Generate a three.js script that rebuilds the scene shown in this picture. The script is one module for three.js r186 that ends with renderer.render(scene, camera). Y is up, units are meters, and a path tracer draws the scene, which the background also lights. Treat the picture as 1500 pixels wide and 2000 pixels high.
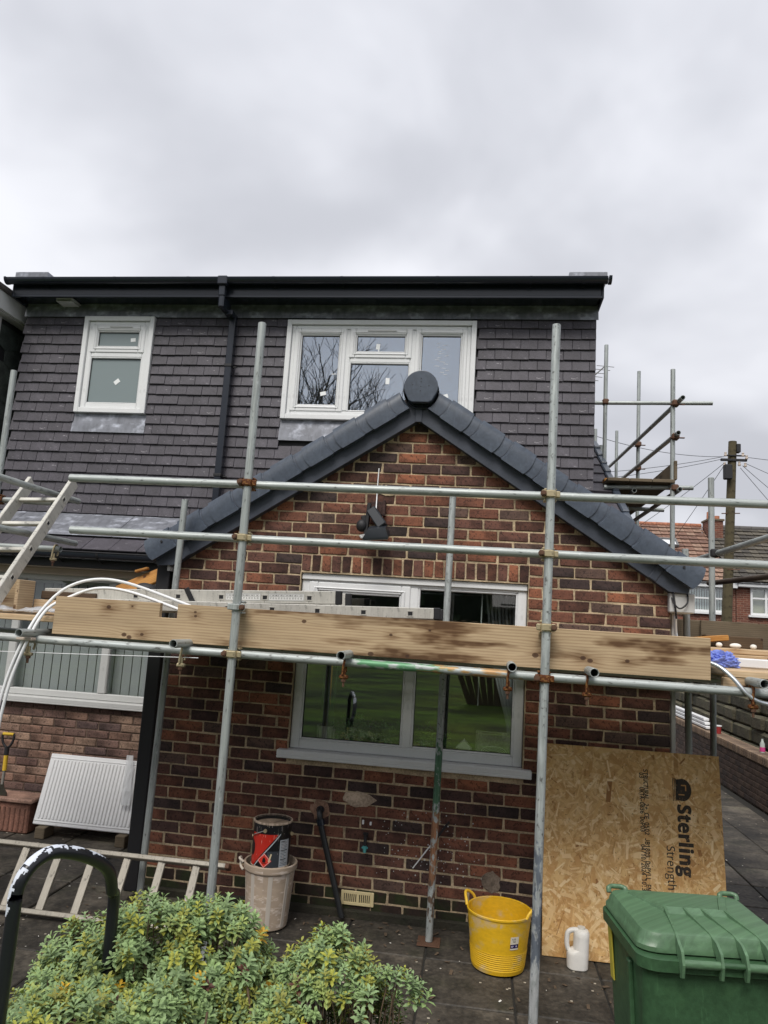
import * as THREE from 'three';
import { mergeGeometries } from 'three/addons/utils/BufferGeometryUtils.js';

// ---------------------------------------------------------------- camera, sky, sun, exposure
const scene = new THREE.Scene();
const camera = new THREE.PerspectiveCamera(69.86, 3 / 4, 0.05, 600);
camera.position.set(-1.348, 2.078, 5.479);
camera.rotation.order = 'YXZ';
camera.rotation.set(0.1472, 0.1362, 0.0620);
scene.add(camera);

const renderer = new THREE.WebGLRenderer({ antialias: true });
renderer.toneMapping = THREE.LinearToneMapping;
renderer.toneMappingExposure = 2.02;
renderer.shadowMap.enabled = true;
renderer.shadowMap.type = THREE.PCFSoftShadowMap;

function rng(seed) { let a = seed >>> 0; return () => { a = (a + 0x6D2B79F5) | 0; let t = Math.imul(a ^ (a >>> 15), 1 | a); t = (t + Math.imul(t ^ (t >>> 7), 61 | t)) ^ t; return ((t ^ (t >>> 14)) >>> 0) / 4294967296; }; }
function hash3(x, y, z) { let h = Math.imul(x | 0, 374761393) + Math.imul(y | 0, 668265263) + Math.imul(z | 0, 2147483647 - 1274126177); h = Math.imul(h ^ (h >>> 13), 1274126177); return ((h ^ (h >>> 16)) >>> 0) / 4294967296; }
function vnoise3(x, y, z) {
  const xi = Math.floor(x), yi = Math.floor(y), zi = Math.floor(z); let u = x - xi, v = y - yi, w = z - zi;
  u = u * u * (3 - 2 * u); v = v * v * (3 - 2 * v); w = w * w * (3 - 2 * w);
  const L = (a, b, t) => a + (b - a) * t, H = hash3;
  return L(L(L(H(xi, yi, zi), H(xi + 1, yi, zi), u), L(H(xi, yi + 1, zi), H(xi + 1, yi + 1, zi), u), v), L(L(H(xi, yi, zi + 1), H(xi + 1, yi, zi + 1), u), L(H(xi, yi + 1, zi + 1), H(xi + 1, yi + 1, zi + 1), u), v), w);
}
function fbm3(x, y, z, o = 5) { let s = 0, a = 0.5, n = 0; for (let i = 0; i < o; i++) { s += a * vnoise3(x, y, z); n += a; a *= 0.5; x = x * 2.03 + 11.3; y = y * 2.03 + 5.1; z = z * 2.03 + 7.7; } return s / n; }
{ // overcast sky: air and cloud only
  const W = 1024, H = 512, d = new Float32Array(W * H * 4);
  for (let j = 0; j < H; j++) for (let i = 0; i < W; i++) {
    const th = (j + 0.5) / H * Math.PI - Math.PI / 2, ph = (i + 0.5) / W * 2 * Math.PI;
    const el = Math.sin(th), y = Math.max(el, 0.0) + 0.22, X = Math.cos(th) * Math.cos(ph) / y, Z = Math.cos(th) * Math.sin(ph) / y;
    const w1 = fbm3(X * 0.9 + 3.1, Z * 0.9 + 8.2, 1.7, 4), n = fbm3(X * 1.7 + w1 * 1.8 + 20.3, Z * 1.7 + 4.4, 3.3, 6), m = fbm3(X * 0.42 + 9.1, Z * 0.42 + 2.2, 6.1, 3);
    let c = 0.58 * n + 0.42 * m; c = Math.min(1, Math.max(0, (c - 0.385) / 0.21)); c = c * c * (3 - 2 * c);
    const b = (0.318 + 0.17 * c) * (0.87 + 0.26 * Math.max(0, el));
    const k = (j * W + i) * 4; d[k] = b * (0.985 - 0.01 * (1 - c)); d[k + 1] = b * 1.0; d[k + 2] = b * (1.06 + 0.035 * (1 - c)); d[k + 3] = 1;
  }
  const t = new THREE.DataTexture(d, W, H, THREE.RGBAFormat, THREE.FloatType);
  t.mapping = THREE.EquirectangularReflectionMapping; t.magFilter = THREE.LinearFilter; t.minFilter = THREE.LinearFilter; t.wrapS = THREE.RepeatWrapping; t.needsUpdate = true;
  scene.background = t; scene.environment = t;
}
const sun = new THREE.DirectionalLight(0xfffaf3, 1.5);
sun.position.set(-5.5, 18.5, 12.6); sun.target.position.set(-2.5, 1.5, 0); sun.castShadow = true; sun.shadow.radius = 50; sun.shadow.mapSize.set(2048, 2048);
Object.assign(sun.shadow.camera, { left: -14, right: 14, top: 14, bottom: -14, near: 1, far: 70 });
scene.add(sun, sun.target);

// ---------------------------------------------------------------- helpers
const used = {};
function numbered(n) { if (!(n in used)) { used[n] = 0; return n; } used[n]++; return n + '_' + String(used[n]).padStart(3, '0'); }
function shadow(o) { o.traverse(c => { if (c.isMesh) { c.castShadow = true; c.receiveShadow = true; } }); return o; }
function tag(o, label, category, group, kind) { if (label) o.userData.label = label; if (category) o.userData.category = category; if (group) o.userData.group = group; if (kind) o.userData.kind = kind; return o; }
function thing(name, label, category, pos = [0, 0, 0], group) { const g = new THREE.Group(); g.name = numbered(name); g.position.set(...pos); scene.add(g); return tag(g, label, category, group); }
function part(name, geo, mat, parent) { const g = Array.isArray(geo) ? mg(geo) : geo; const m = new THREE.Mesh(g, mat); m.name = name; m.castShadow = m.receiveShadow = true; off(m, parent); return m; }
// geometry is given in world metres: a part is shifted back by where its parent stands
function off(m, parent) { if (parent !== scene) { parent.updateWorldMatrix(true, false); m.position.sub(new THREE.Vector3().setFromMatrixPosition(parent.matrixWorld)); } parent.add(m); return m; }
function place(name, geo, mat, parent, x, y, z) { const m = new THREE.Mesh(geo, mat); m.name = name; m.castShadow = m.receiveShadow = true; m.position.set(x, y, z); return off(m, parent); }
function grp(name, parent) { const g = new THREE.Group(); g.name = name; return off(g, parent); }
function solo(name, geo, mat, label, category, group, pos) { const m = part(numbered(name), geo, mat, scene); if (pos) m.position.set(...pos); return tag(m, label, category, group); }
function struct(name, geo, mat) { const m = part(numbered(name), geo, mat, scene); m.userData.kind = 'structure'; return m; }
function plain(g) { let q = g.index ? g.toNonIndexed() : g; for (const k of Object.keys(q.attributes)) if (!['position', 'normal', 'uv'].includes(k)) q.deleteAttribute(k); if (!q.attributes.uv) q.setAttribute('uv', new THREE.BufferAttribute(new Float32Array(q.attributes.position.count * 2), 2)); return q; }
function mg(list) { return list.length === 1 ? list[0] : mergeGeometries(list.map(plain)); }
const V = (x, y, z) => new THREE.Vector3(x, y, z);
// chamfered box, uv in metres (44 triangles); o shifts the uv
function cbox(w, h, d, c = 0.003, ou = 0, ov = 0) {
  const X = w / 2, Y = h / 2, Z = d / 2; c = Math.min(c, X * 0.9, Y * 0.9, Z * 0.9);
  const pos = [], nor = [], uv = [];
  const tri = (a, b, e) => {
    const A = V(...a), B = V(...b), C = V(...e), n = B.clone().sub(A).cross(C.clone().sub(A)); let q = [A, B, C];
    if (n.dot(A.clone().add(B).add(C)) < 0) { q = [A, C, B]; n.negate(); } n.normalize();
    const ax = Math.abs(n.x), ay = Math.abs(n.y), az = Math.abs(n.z);
    for (const p of q) { pos.push(p.x, p.y, p.z); nor.push(n.x, n.y, n.z); if (az >= ax && az >= ay) uv.push(p.x + ou, p.y + ov); else if (ay >= ax) uv.push(p.x + ou, p.z + ov + 0.37); else uv.push(p.z + ou + 0.41, p.y + ov); }
  };
  const quad = (a, b, e, f) => { tri(a, b, e); tri(a, e, f); };
  for (const s of [-1, 1]) {
    quad([s * X, -Y + c, -Z + c], [s * X, Y - c, -Z + c], [s * X, Y - c, Z - c], [s * X, -Y + c, Z - c]);
    quad([-X + c, s * Y, -Z + c], [X - c, s * Y, -Z + c], [X - c, s * Y, Z - c], [-X + c, s * Y, Z - c]);
    quad([-X + c, -Y + c, s * Z], [X - c, -Y + c, s * Z], [X - c, Y - c, s * Z], [-X + c, Y - c, s * Z]);
  }
  for (const s of [-1, 1]) for (const t of [-1, 1]) {
    quad([s * X, t * (Y - c), -Z + c], [s * (X - c), t * Y, -Z + c], [s * (X - c), t * Y, Z - c], [s * X, t * (Y - c), Z - c]);
    quad([s * X, -Y + c, t * (Z - c)], [s * (X - c), -Y + c, t * Z], [s * (X - c), Y - c, t * Z], [s * X, Y - c, t * (Z - c)]);
    quad([-X + c, s * Y, t * (Z - c)], [-X + c, s * (Y - c), t * Z], [X - c, s * (Y - c), t * Z], [X - c, s * Y, t * (Z - c)]);
    for (const r of [-1, 1]) tri([s * X, t * (Y - c), r * (Z - c)], [s * (X - c), t * Y, r * (Z - c)], [s * (X - c), t * (Y - c), r * Z]);
  }
  const g = new THREE.BufferGeometry();
  g.setAttribute('position', new THREE.Float32BufferAttribute(pos, 3)); g.setAttribute('normal', new THREE.Float32BufferAttribute(nor, 3)); g.setAttribute('uv', new THREE.Float32BufferAttribute(uv, 2));
  return g;
}
// box from limits
function lim(x0, x1, y0, y1, z0, z1, c = 0.003, ou = 0, ov = 0) { return cbox(Math.abs(x1 - x0), Math.abs(y1 - y0), Math.abs(z1 - z0), c, ou, ov).translate((x0 + x1) / 2, (y0 + y1) / 2, (z0 + z1) / 2); }
function aim(g, a, b) { const d = V(...b).sub(V(...a)); g.applyQuaternion(new THREE.Quaternion().setFromUnitVectors(V(0, 1, 0), d.normalize())); return g.translate(...a); }
// hollow round tube between two points, uv in metres
function tube(a, b, r = 0.0242, ri = 0.0202, seg = 20) {
  const L = V(...a).distanceTo(V(...b));
  const e = 0.0015, pts = [[ri, L * 0.02 + 0.03], [ri, e], [ri + e, 0], [r - e, 0], [r, e], [r, L - e], [r - e, L], [ri + e, L], [ri, L - e], [ri, L - 0.03 - L * 0.02]];
  const g = lathe(pts, seg, L, r); return aim(g, a, b);
}
function lathe(pts, seg = 32, L = 1, r = 1) {
  const g = new THREE.LatheGeometry(pts.map(p => new THREE.Vector2(p[0], p[1])), seg).toNonIndexed(), p = g.attributes.position, u = g.attributes.uv;
  for (let i = 0; i < p.count; i++) u.setXY(i, u.getX(i) * 2 * Math.PI * Math.max(r, 0.02), p.getY(i));
  return creased(g);
}
function creased(g, ang = 0.6) { // flat facets softened where the crease is small
  g = g.index ? g.toNonIndexed() : g; const p = g.attributes.position, n = p.count, fn = [], map = new Map();
  const A = V(), B = V(), C = V();
  for (let i = 0; i < n; i += 3) { A.fromBufferAttribute(p, i); B.fromBufferAttribute(p, i + 1); C.fromBufferAttribute(p, i + 2); const f = B.clone().sub(A).cross(C.clone().sub(A)); fn.push(f); for (let k = 0; k < 3; k++) { const key = Math.round(p.getX(i + k) * 2e4) + ',' + Math.round(p.getY(i + k) * 2e4) + ',' + Math.round(p.getZ(i + k) * 2e4); if (!map.has(key)) map.set(key, []); map.get(key).push(i / 3); } }
  const N = new Float32Array(n * 3), ca = Math.cos(ang);
  for (let i = 0; i < n; i++) { const f = fn[(i / 3) | 0], fl = f.length() || 1, key = Math.round(p.getX(i) * 2e4) + ',' + Math.round(p.getY(i) * 2e4) + ',' + Math.round(p.getZ(i) * 2e4), s = V(); for (const q of map.get(key)) { const h = fn[q], hl = h.length(); if (hl && h.dot(f) / (hl * fl) > ca) s.add(h); } if (s.lengthSq() === 0) s.copy(f); s.normalize(); N[i * 3] = s.x; N[i * 3 + 1] = s.y; N[i * 3 + 2] = s.z; }
  g.setAttribute('normal', new THREE.BufferAttribute(N, 3)); return g;
}
function cyl(a, b, r, seg = 16, r2 = r) { const L = V(...a).distanceTo(V(...b)); return aim(lathe([[0, 0], [r, 0], [r2, L], [0, L]], seg, L, r), a, b); }
function path(pts, r, seg = 40, rad = 10, tension = 0.5) { const c = new THREE.CatmullRomCurve3(pts.map(p => V(...p)), false, 'catmullrom', tension); const g = new THREE.TubeGeometry(c, seg, r, rad, false), u = g.attributes.uv, L = c.getLength(); for (let i = 0; i < u.count; i++) u.setXY(i, u.getY(i) * 2 * Math.PI * r, u.getX(i) * L); return g.toNonIndexed(); }
// extruded flat shape in the xy plane, thickness d towards +z
function slab(pts, d, holes = [], bevel = 0) {
  const s = new THREE.Shape(pts.map(p => new THREE.Vector2(p[0], p[1])));
  for (const h of holes) s.holes.push(new THREE.Path(h.map(p => new THREE.Vector2(p[0], p[1]))));
  return new THREE.ExtrudeGeometry(s, bevel ? { depth: d - 2 * bevel, bevelEnabled: true, bevelSize: bevel, bevelThickness: bevel, bevelSegments: 2, bevelOffset: -bevel } : { depth: d, bevelEnabled: false }).translate(0, 0, bevel);
}
function rrect(w, h, r, n = 6) { const o = []; for (const [cx, cy, a] of [[w / 2 - r, h / 2 - r, 0], [-w / 2 + r, h / 2 - r, 1], [-w / 2 + r, -h / 2 + r, 2], [w / 2 - r, -h / 2 + r, 3]]) for (let i = 0; i <= n; i++) { const t = (a + i / n) * Math.PI / 2; o.push([cx + r * Math.cos(t), cy + r * Math.sin(t)]); } return o; }
function loft(rings, capA = true, capB = true) { // rings: arrays of [x,y,z] of equal length, closed
  const pos = [], n = rings[0].length, P = (a, b, c) => pos.push(...a, ...b, ...c);
  for (let k = 0; k + 1 < rings.length; k++) for (let i = 0; i < n; i++) { const a = rings[k][i], b = rings[k][(i + 1) % n], c = rings[k + 1][(i + 1) % n], d = rings[k + 1][i]; P(a, b, c); P(a, c, d); }
  const cap = (r, f) => { const c = r.reduce((s, p) => [s[0] + p[0] / n, s[1] + p[1] / n, s[2] + p[2] / n], [0, 0, 0]); for (let i = 0; i < n; i++) f ? P(c, r[(i + 1) % n], r[i]) : P(c, r[i], r[(i + 1) % n]); };
  if (capA) cap(rings[0], true); if (capB) cap(rings[rings.length - 1], false);
  const g = new THREE.BufferGeometry(); g.setAttribute('position', new THREE.Float32BufferAttribute(pos, 3));
  const uv = []; for (let i = 0; i < pos.length; i += 3) uv.push(pos[i] + pos[i + 2], pos[i + 1]); g.setAttribute('uv', new THREE.Float32BufferAttribute(uv, 2));
  return creased(g, 0.7);
}
// ---------------------------------------------------------------- textures
function tex(w, h, fn, size = 1, srgb = true) { // fn(u,v,x,y) -> [r,g,b] 0..1 display values ; size = metres one repeat covers
  const d = new Uint8Array(w * h * 4);
  for (let y = 0; y < h; y++) for (let x = 0; x < w; x++) { const c = fn(x / w, y / h, x, y), k = (y * w + x) * 4; d[k] = Math.max(0, Math.min(255, c[0] * 255)); d[k + 1] = Math.max(0, Math.min(255, c[1] * 255)); d[k + 2] = Math.max(0, Math.min(255, c[2] * 255)); d[k + 3] = 255; }
  const t = new THREE.DataTexture(d, w, h, THREE.RGBAFormat); t.wrapS = t.wrapT = THREE.RepeatWrapping; t.magFilter = THREE.LinearFilter; t.minFilter = THREE.LinearMipmapLinearFilter; t.generateMipmaps = true;
  if (srgb) t.colorSpace = THREE.SRGBColorSpace; const s = Array.isArray(size) ? size : [size, size]; t.repeat.set(1 / s[0], 1 / s[1]); t.needsUpdate = true; return t;
}
// tiling noise on a torus-free lattice: wraps at period p
function tn(u, v, p, q = p, s = 0) { const x = u * p, y = v * q, xi = Math.floor(x), yi = Math.floor(y); let a = x - xi, b = y - yi; a = a * a * (3 - 2 * a); b = b * b * (3 - 2 * b); const h = (i, j) => hash3(((i % p) + p) % p, ((j % q) + q) % q, s); return (h(xi, yi) * (1 - a) + h(xi + 1, yi) * a) * (1 - b) + (h(xi, yi + 1) * (1 - a) + h(xi + 1, yi + 1) * a) * b; }
function tf(u, v, p, q, s, o = 4) { let r = 0, a = 0.5, n = 0; for (let i = 0; i < o; i++) { r += a * tn(u, v, p, q, s + i * 7); n += a; a *= 0.55; p *= 2; q *= 2; } return r / n; }
const g3 = (a, t = [1, 1, 1]) => [a * t[0], a * t[1], a * t[2]];
const T = {};
T.brick = tex(512, 512, (u, v) => { const n = tf(u, v, 6, 12, 1, 5), f = tf(u, v, 60, 60, 9, 3), b = tn(u, v, 9, 20, 33); let a = 0.42 + 0.8 * n + 0.42 * (f - 0.5); if (f > 0.66) a *= 0.62; const w = Math.max(0, b - 0.7) * 0.7; return [a + w * 0.5, a * (0.98 + 0.06 * n) + w * 0.55, a * (0.97 + 0.1 * n) + w * 0.6]; }, 0.9);
T.brickBump = tex(512, 512, (u, v) => g3(0.5 * tf(u, v, 12, 20, 4, 4) + 0.5 * tf(u, v, 70, 70, 8, 2)), 0.9, false);
T.mortar = tex(512, 512, (u, v) => { const a = 0.58 + 0.55 * tf(u, v, 7, 9, 2, 5) + 0.3 * (tf(u, v, 90, 90, 5, 2) - 0.5); return [a, a * 0.99, a * 0.97]; }, 0.8);
T.grain = tex(256, 256, (u, v) => g3(0.5 * tf(u, v, 20, 20, 3, 3) + 0.5 * tf(u, v, 90, 90, 6, 2)), 0.25, false);
T.galv = tex(256, 1024, (u, v) => { const l = tf(u, v, 10, 7, 3, 5), s = tf(u, v, 40, 6, 12, 4), p = tf(u, v, 14, 30, 21, 4); let a = 0.7 + 0.22 * l + 0.22 * (s - 0.5); let c = [a * 0.985, a, a * 0.985]; const k = Math.max(0, p - 0.66) * 3.2; c = c.map((q, i) => q * (1 - k) + k * [0.34, 0.34, 0.33][i]); const w = Math.max(0, 0.3 - p) * 4; return c.map(q => q * (1 - w) + w * 0.97); }, [0.152, 1.2]);
function knots(r, n) { const k = []; for (let i = 0; i < n; i++) k.push([r(), r(), 0.006 + 0.012 * r(), r()]); return k; }
function woodTex(seed, base, dark, kn, stain, LN = 2.4) { // LN m x 0.24 m
  const r = rng(seed), K = knots(r, kn).map(k => [k[0] * LN, 0.02 + k[1] * 0.2, k[2], k[3]]);
  return tex(LN > 3 ? 2048 : 1536, 160, (u, v) => {
    const x = u * LN, y = v * 0.24; let wy = y + 0.012 * (tf(u, v, 5, 1, seed, 3) - 0.5), kd = 0, hal = 0;
    for (const [kx, ky, kr, ks] of K) { let dx = x - kx; if (dx > LN / 2) dx -= LN; if (dx < -LN / 2) dx += LN; const dy = y - ky, q = Math.hypot(dx * 0.75, dy); wy += Math.sign(dy || 1) * 0.014 * Math.exp(-q / (kr * 2.4)); if (q < kr * 0.75) kd = Math.max(kd, 1 - 0.3 * q / kr); if (ks > 0.55) hal = Math.max(hal, Math.exp(-Math.pow(q / (kr * 2.8), 2)) * (0.4 + 0.6 * tn(u, v, 90, 12, 4))); }
    const ring = Math.abs(((wy * 62 + 0.8 * tf(u, v, 6, 2, seed + 3, 3)) % 1 + 1) % 1 - 0.5) * 2, fine = tf(u, v, 30, 40, seed + 6, 3);
    let t = 0.3 * Math.pow(ring, 3) + 0.25 * (fine - 0.4) + 0.5 * hal; const st = Math.max(0, tf(u, v, 7, 3, seed + 11, 4) - 0.53) * stain; t += st * (0.6 + 0.8 * tn(u, v, 120, 14, 8)); t = Math.min(1, Math.max(0, t));
    const lum = 0.92 + 0.16 * tf(u, v, 9, 2, seed + 15, 3); let c = base.map((b, i) => (b * (1 - t) + dark[i] * t) * lum); if (kd) c = c.map((q, i) => q * (1 - kd * 0.75) + [0.22, 0.13, 0.08][i] * kd * 0.75); return c;
  }, [LN, 0.24]);
}
T.wood = woodTex(5, [0.78, 0.69, 0.565], [0.38, 0.27, 0.17], 20, 4.6, 4.1);
T.woodPale = woodTex(17, [0.82, 0.74, 0.62], [0.56, 0.42, 0.28], 8, 1.2);
T.woodGrey = woodTex(29, [0.47, 0.43, 0.37], [0.24, 0.21, 0.17], 9, 2.4);
T.tile = tex(1024, 1024, (u, v, x, y) => { // plain tiles: one cell of 0.165 x 0.125 m is one tile, 6 x 8 cells
  const n = tf(u, v, 14, 14, 3, 5), f = tf(u, v, 150, 150, 8, 2); let a = 0.285 + 0.09 * (n - 0.5) + 0.09 * (f - 0.5), c = [a * 1.0, a * 0.96, a * 1.05];
  const cx = Math.floor(u * 6), cy = Math.floor(v * 8), lu = u * 6 - cx, lv = v * 8 - cy; const R = rng(cx * 91 + cy * 517 + 3); const m = 1 + Math.floor(R() * 4);
  for (let i = 0; i < m; i++) { const px = 0.1 + 0.8 * R(), py = 0.06 + 0.62 * R() * R() + 0.04, s = 0.018 + 0.05 * R() * R(), e = 0.6 + 2.2 * R(); const q = Math.hypot((lu - px) / e, (lv - py) * 0.8) / s + 1.6 * (tf(u, v, 110, 110, 14, 2) - 0.5); const w = Math.max(0, 1 - q) * (0.15 + 0.6 * R() * R()); c = c.map(z => z + (0.82 - z) * Math.min(0.85, w)); }
  return c; }, [0.99, 1.0]);
T.lead = tex(1024, 256, (u, v) => { const n = tf(u, v, 16, 6, 3, 5), s = tf(u, v, 60, 5, 9, 4), p = Math.max(0, tf(u, v, 22, 8, 14, 5) - 0.52) * 2.6; const a = 0.49 + 0.16 * (n - 0.5) + 0.14 * (s - 0.5); return [a * 0.97 + p * 0.3, a * 0.99 + p * 0.31, a * 1.05 + p * 0.33]; }, [2.0, 0.5]);
T.flag = tex(1024, 1024, (u, v) => { const n = tf(u, v, 4, 4, 3, 6), m = tf(u, v, 9, 9, 12, 5), f = tf(u, v, 120, 120, 8, 2), st = tf(u, v, 3, 14, 25, 5); let a = 0.31 + 0.42 * (n - 0.5) + 0.3 * (m - 0.5) + 0.16 * (f - 0.5) + 0.12 * (st - 0.5); const g = Math.max(0, tf(u, v, 6, 6, 41, 4) - 0.58) * 0.5; let c = [a * 1.03, a * 0.98, a * 0.9]; c = [c[0] - g * 0.25, c[1] - g * 0.1, c[2] - g * 0.3]; if (hash3(Math.floor(u * 170), Math.floor(v * 170), 5) > 0.9985) c = [0.75, 0.73, 0.68]; return c; }, 2.4);
T.flagBump = tex(512, 512, (u, v) => g3(0.6 * tf(u, v, 16, 16, 3, 4) + 0.4 * tf(u, v, 100, 100, 7, 2)), 1.2, false);
T.smudge = tex(512, 512, (u, v) => { const n = tf(u, v, 7, 7, 3, 5), f = tf(u, v, 60, 60, 5, 3); const a = 0.97 + 0.03 * (n - 0.5) + 0.025 * (f - 0.5) - Math.max(0, tf(u, v, 12, 12, 19, 4) - 0.68) * 0.3; return [a, a * 0.995, a * 0.985]; }, 0.7);
T.metal = tex(512, 256, (u, v) => { const n = tf(u, v, 8, 8, 3, 5), s = tf(u, v, 5, 90, 9, 3), p = Math.max(0, tf(u, v, 24, 24, 15, 4) - 0.66) * 2.4; const a = 0.84 + 0.12 * (n - 0.5) + 0.1 * (s - 0.5) - p * 0.5; return [a, a * 0.99, a * 0.96]; }, [0.6, 0.3]);
T.rust = tex(256, 256, (u, v) => { const n = tf(u, v, 8, 8, 3, 5); return n > 0.5 ? [0.62 + 0.2 * n, 0.50 + 0.12 * n, 0.34] : [0.45 + 0.2 * n, 0.27 + 0.12 * n, 0.15]; }, 0.08);
T.plastic = tex(512, 512, (u, v) => { const n = tf(u, v, 5, 9, 3, 5), f = tf(u, v, 80, 80, 5, 3); const a = 0.9 + 0.16 * (n - 0.5) + 0.12 * (f - 0.5); return [a, a, a]; }, 0.6);
T.stone = tex(512, 512, (u, v) => { const n = tf(u, v, 6, 6, 3, 6), m = tf(u, v, 14, 14, 13, 4); const a = 0.33 + 0.32 * (n - 0.5), g = Math.max(0, m - 0.5) * 0.8; return [a - g * 0.06, a * 0.97 + g * 0.03, a * 0.84 - g * 0.08]; }, 1.1);
T.grass = tex(512, 512, (u, v) => { const n = tf(u, v, 5, 9, 3, 6), f = tf(u, v, 120, 120, 8, 2), m = tf(u, v, 3, 3, 31, 4), a = 0.55 + 0.9 * (n - 0.5) + 0.5 * (m - 0.5) + 0.4 * (f - 0.5); return [0.44 * a + 0.12 * m, 0.62 * a + 0.04, 0.20 * a]; }, 5);
T.soil = tex(512, 512, (u, v) => { const n = tf(u, v, 10, 10, 3, 6), f = tf(u, v, 100, 100, 8, 2); const a = 0.2 + 0.16 * (n - 0.5) + 0.16 * (f - 0.5); return [a * 1.1, a * 0.95, a * 0.8]; }, 0.8);
T.farBrick = tex(512, 512, (u, v, x, y) => { const row = Math.floor(v * 16), o = (row & 1) * 0.5, cx = Math.floor(u * 6 + o), fu = (u * 6 + o) % 1, fv = (v * 16) % 1; const m = fu < 0.06 || fv < 0.16, h = hash3(cx % 6, row, 7); const a = 0.8 + 0.25 * (tf(u, v, 40, 40, 6, 3) - 0.5); return m ? [0.72 * a, 0.62 * a, 0.54 * a] : [(0.5 + 0.18 * h) * a, (0.31 + 0.12 * h) * a, (0.25 + 0.09 * h) * a]; }, [1.35, 1.2]);

function mat(color, o = {}) { const m = new THREE.MeshStandardMaterial({ roughness: 0.8, metalness: 0, ...o }); if (Array.isArray(color)) m.color.setRGB(...color); else m.color.set(color); return m; }
function phys(color, o = {}) { const m = new THREE.MeshPhysicalMaterial({ roughness: 0.5, ...o }); if (Array.isArray(color)) m.color.setRGB(...color); else m.color.set(color); return m; }
const M = {};
M.mortar = mat([0.58, 0.46, 0.31], { map: T.mortar, bumpMap: T.grain, bumpScale: 0.003, roughness: 0.95 });
M.mortarDull = mat([0.16, 0.11, 0.085], { map: T.mortar, bumpMap: T.grain, bumpScale: 0.003, roughness: 0.95 });
const brickCol = [[0.115, 0.048, 0.035], [0.19, 0.07, 0.044], [0.085, 0.042, 0.036], [0.25, 0.092, 0.052], [0.145, 0.058, 0.04], [0.32, 0.115, 0.062], [0.06, 0.036, 0.034], [0.21, 0.08, 0.05], [0.16, 0.068, 0.05], [0.13, 0.075, 0.06]];
M.bricks = brickCol.map(c => mat([c[0] * 0.98, c[1] * 0.98, c[2] * 0.93], { map: T.brick, bumpMap: T.brickBump, bumpScale: 0.004, roughness: 0.88 }));
T.moss = tex(512, 512, (u, v) => { const n = tf(u, v, 7, 9, 51, 5), f = tf(u, v, 60, 60, 9, 3), a = 0.5 + 0.5 * n + 0.3 * (f - 0.5), k = Math.max(0, Math.min(1, (n - 0.42) * 5)); return [a * (0.52 - 0.14 * k), a * (0.40 + 0.04 * k), a * (0.34 - 0.12 * k)]; }, 0.9);
M.mossBricks = [[0.20, 0.19, 0.18], [0.27, 0.25, 0.24]].map(c => mat(c, { map: T.moss, bumpMap: T.brickBump, bumpScale: 0.004, roughness: 0.9 }));
M.houseBricks = [[0.24, 0.135, 0.095], [0.17, 0.095, 0.075], [0.31, 0.19, 0.135], [0.2, 0.115, 0.09], [0.13, 0.08, 0.07], [0.34, 0.215, 0.15]].map(c => mat(c, { map: T.brick, bumpMap: T.brickBump, bumpScale: 0.005, roughness: 0.92 }));
M.tile = [1, 0.9, 1.1].map(k => mat([k, k * 0.99, k * 1.0], { map: T.tile, bumpMap: T.grain, bumpScale: 0.0006, roughness: 0.62 }));
M.roofTile = mat([0.135, 0.12, 0.12], { map: T.mortar, roughness: 0.6 });
M.lead = phys([1, 1, 1], { map: T.lead, roughness: 0.42, metalness: 0.15 });
T.dust = tex(512, 512, (u, v) => { const n = tf(u, v, 6, 6, 61, 5), f = tf(u, v, 40, 40, 5, 4), k = Math.max(0, Math.min(1, (n - 0.5) * 3)) * 0.35; const sc = tf(u, v, 60, 8, 71, 3) > 0.74 ? 0.07 : 0; const a = 0.82 + 0.2 * (f - 0.5) + 0.1 * (n - 0.5) + sc; return [a + k * 0.16, a + k * 0.14, a + k * 0.08]; }, 0.7);
M.anth = phys([0.085, 0.107, 0.145], { roughness: 0.36, map: T.dust, bumpMap: T.grain, bumpScale: 0.0002 });
M.anthDark = phys([0.056, 0.066, 0.09], { roughness: 0.45, map: T.plastic });
M.black = phys([0.016, 0.02, 0.029], { roughness: 0.24 });
M.blackMatt = mat([0.012, 0.012, 0.014], { roughness: 0.6 });
M.upvc = phys([0.79, 0.81, 0.83], { roughness: 0.32, map: T.smudge });
M.upvcDull = phys([0.55, 0.56, 0.56], { roughness: 0.45, map: T.smudge });
M.cream = mat([0.55, 0.47, 0.40], { roughness: 0.7, map: T.smudge });
M.gasket = mat([0.012, 0.012, 0.012], { roughness: 0.7 });
M.glass = phys([0.93, 0.97, 0.96], { transmission: 1, thickness: 0, roughness: 0.0, ior: 2.0 });
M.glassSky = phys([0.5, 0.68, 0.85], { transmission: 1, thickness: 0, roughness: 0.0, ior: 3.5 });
M.glassPlain = phys([0.93, 0.95, 0.95], { transmission: 1, thickness: 0, roughness: 0.0, ior: 1.5 });
M.obscure = phys([0.34, 0.42, 0.43], { transmission: 0.5, thickness: 0, roughness: 0.45, ior: 1.7 });
M.sticker = mat([0.8, 0.82, 0.82], { roughness: 0.5 });
M.galv = phys([0.60, 0.625, 0.63], { map: T.galv, metalness: 0.35, roughness: 0.5, bumpMap: T.grain, bumpScale: 0.0003 });
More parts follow.
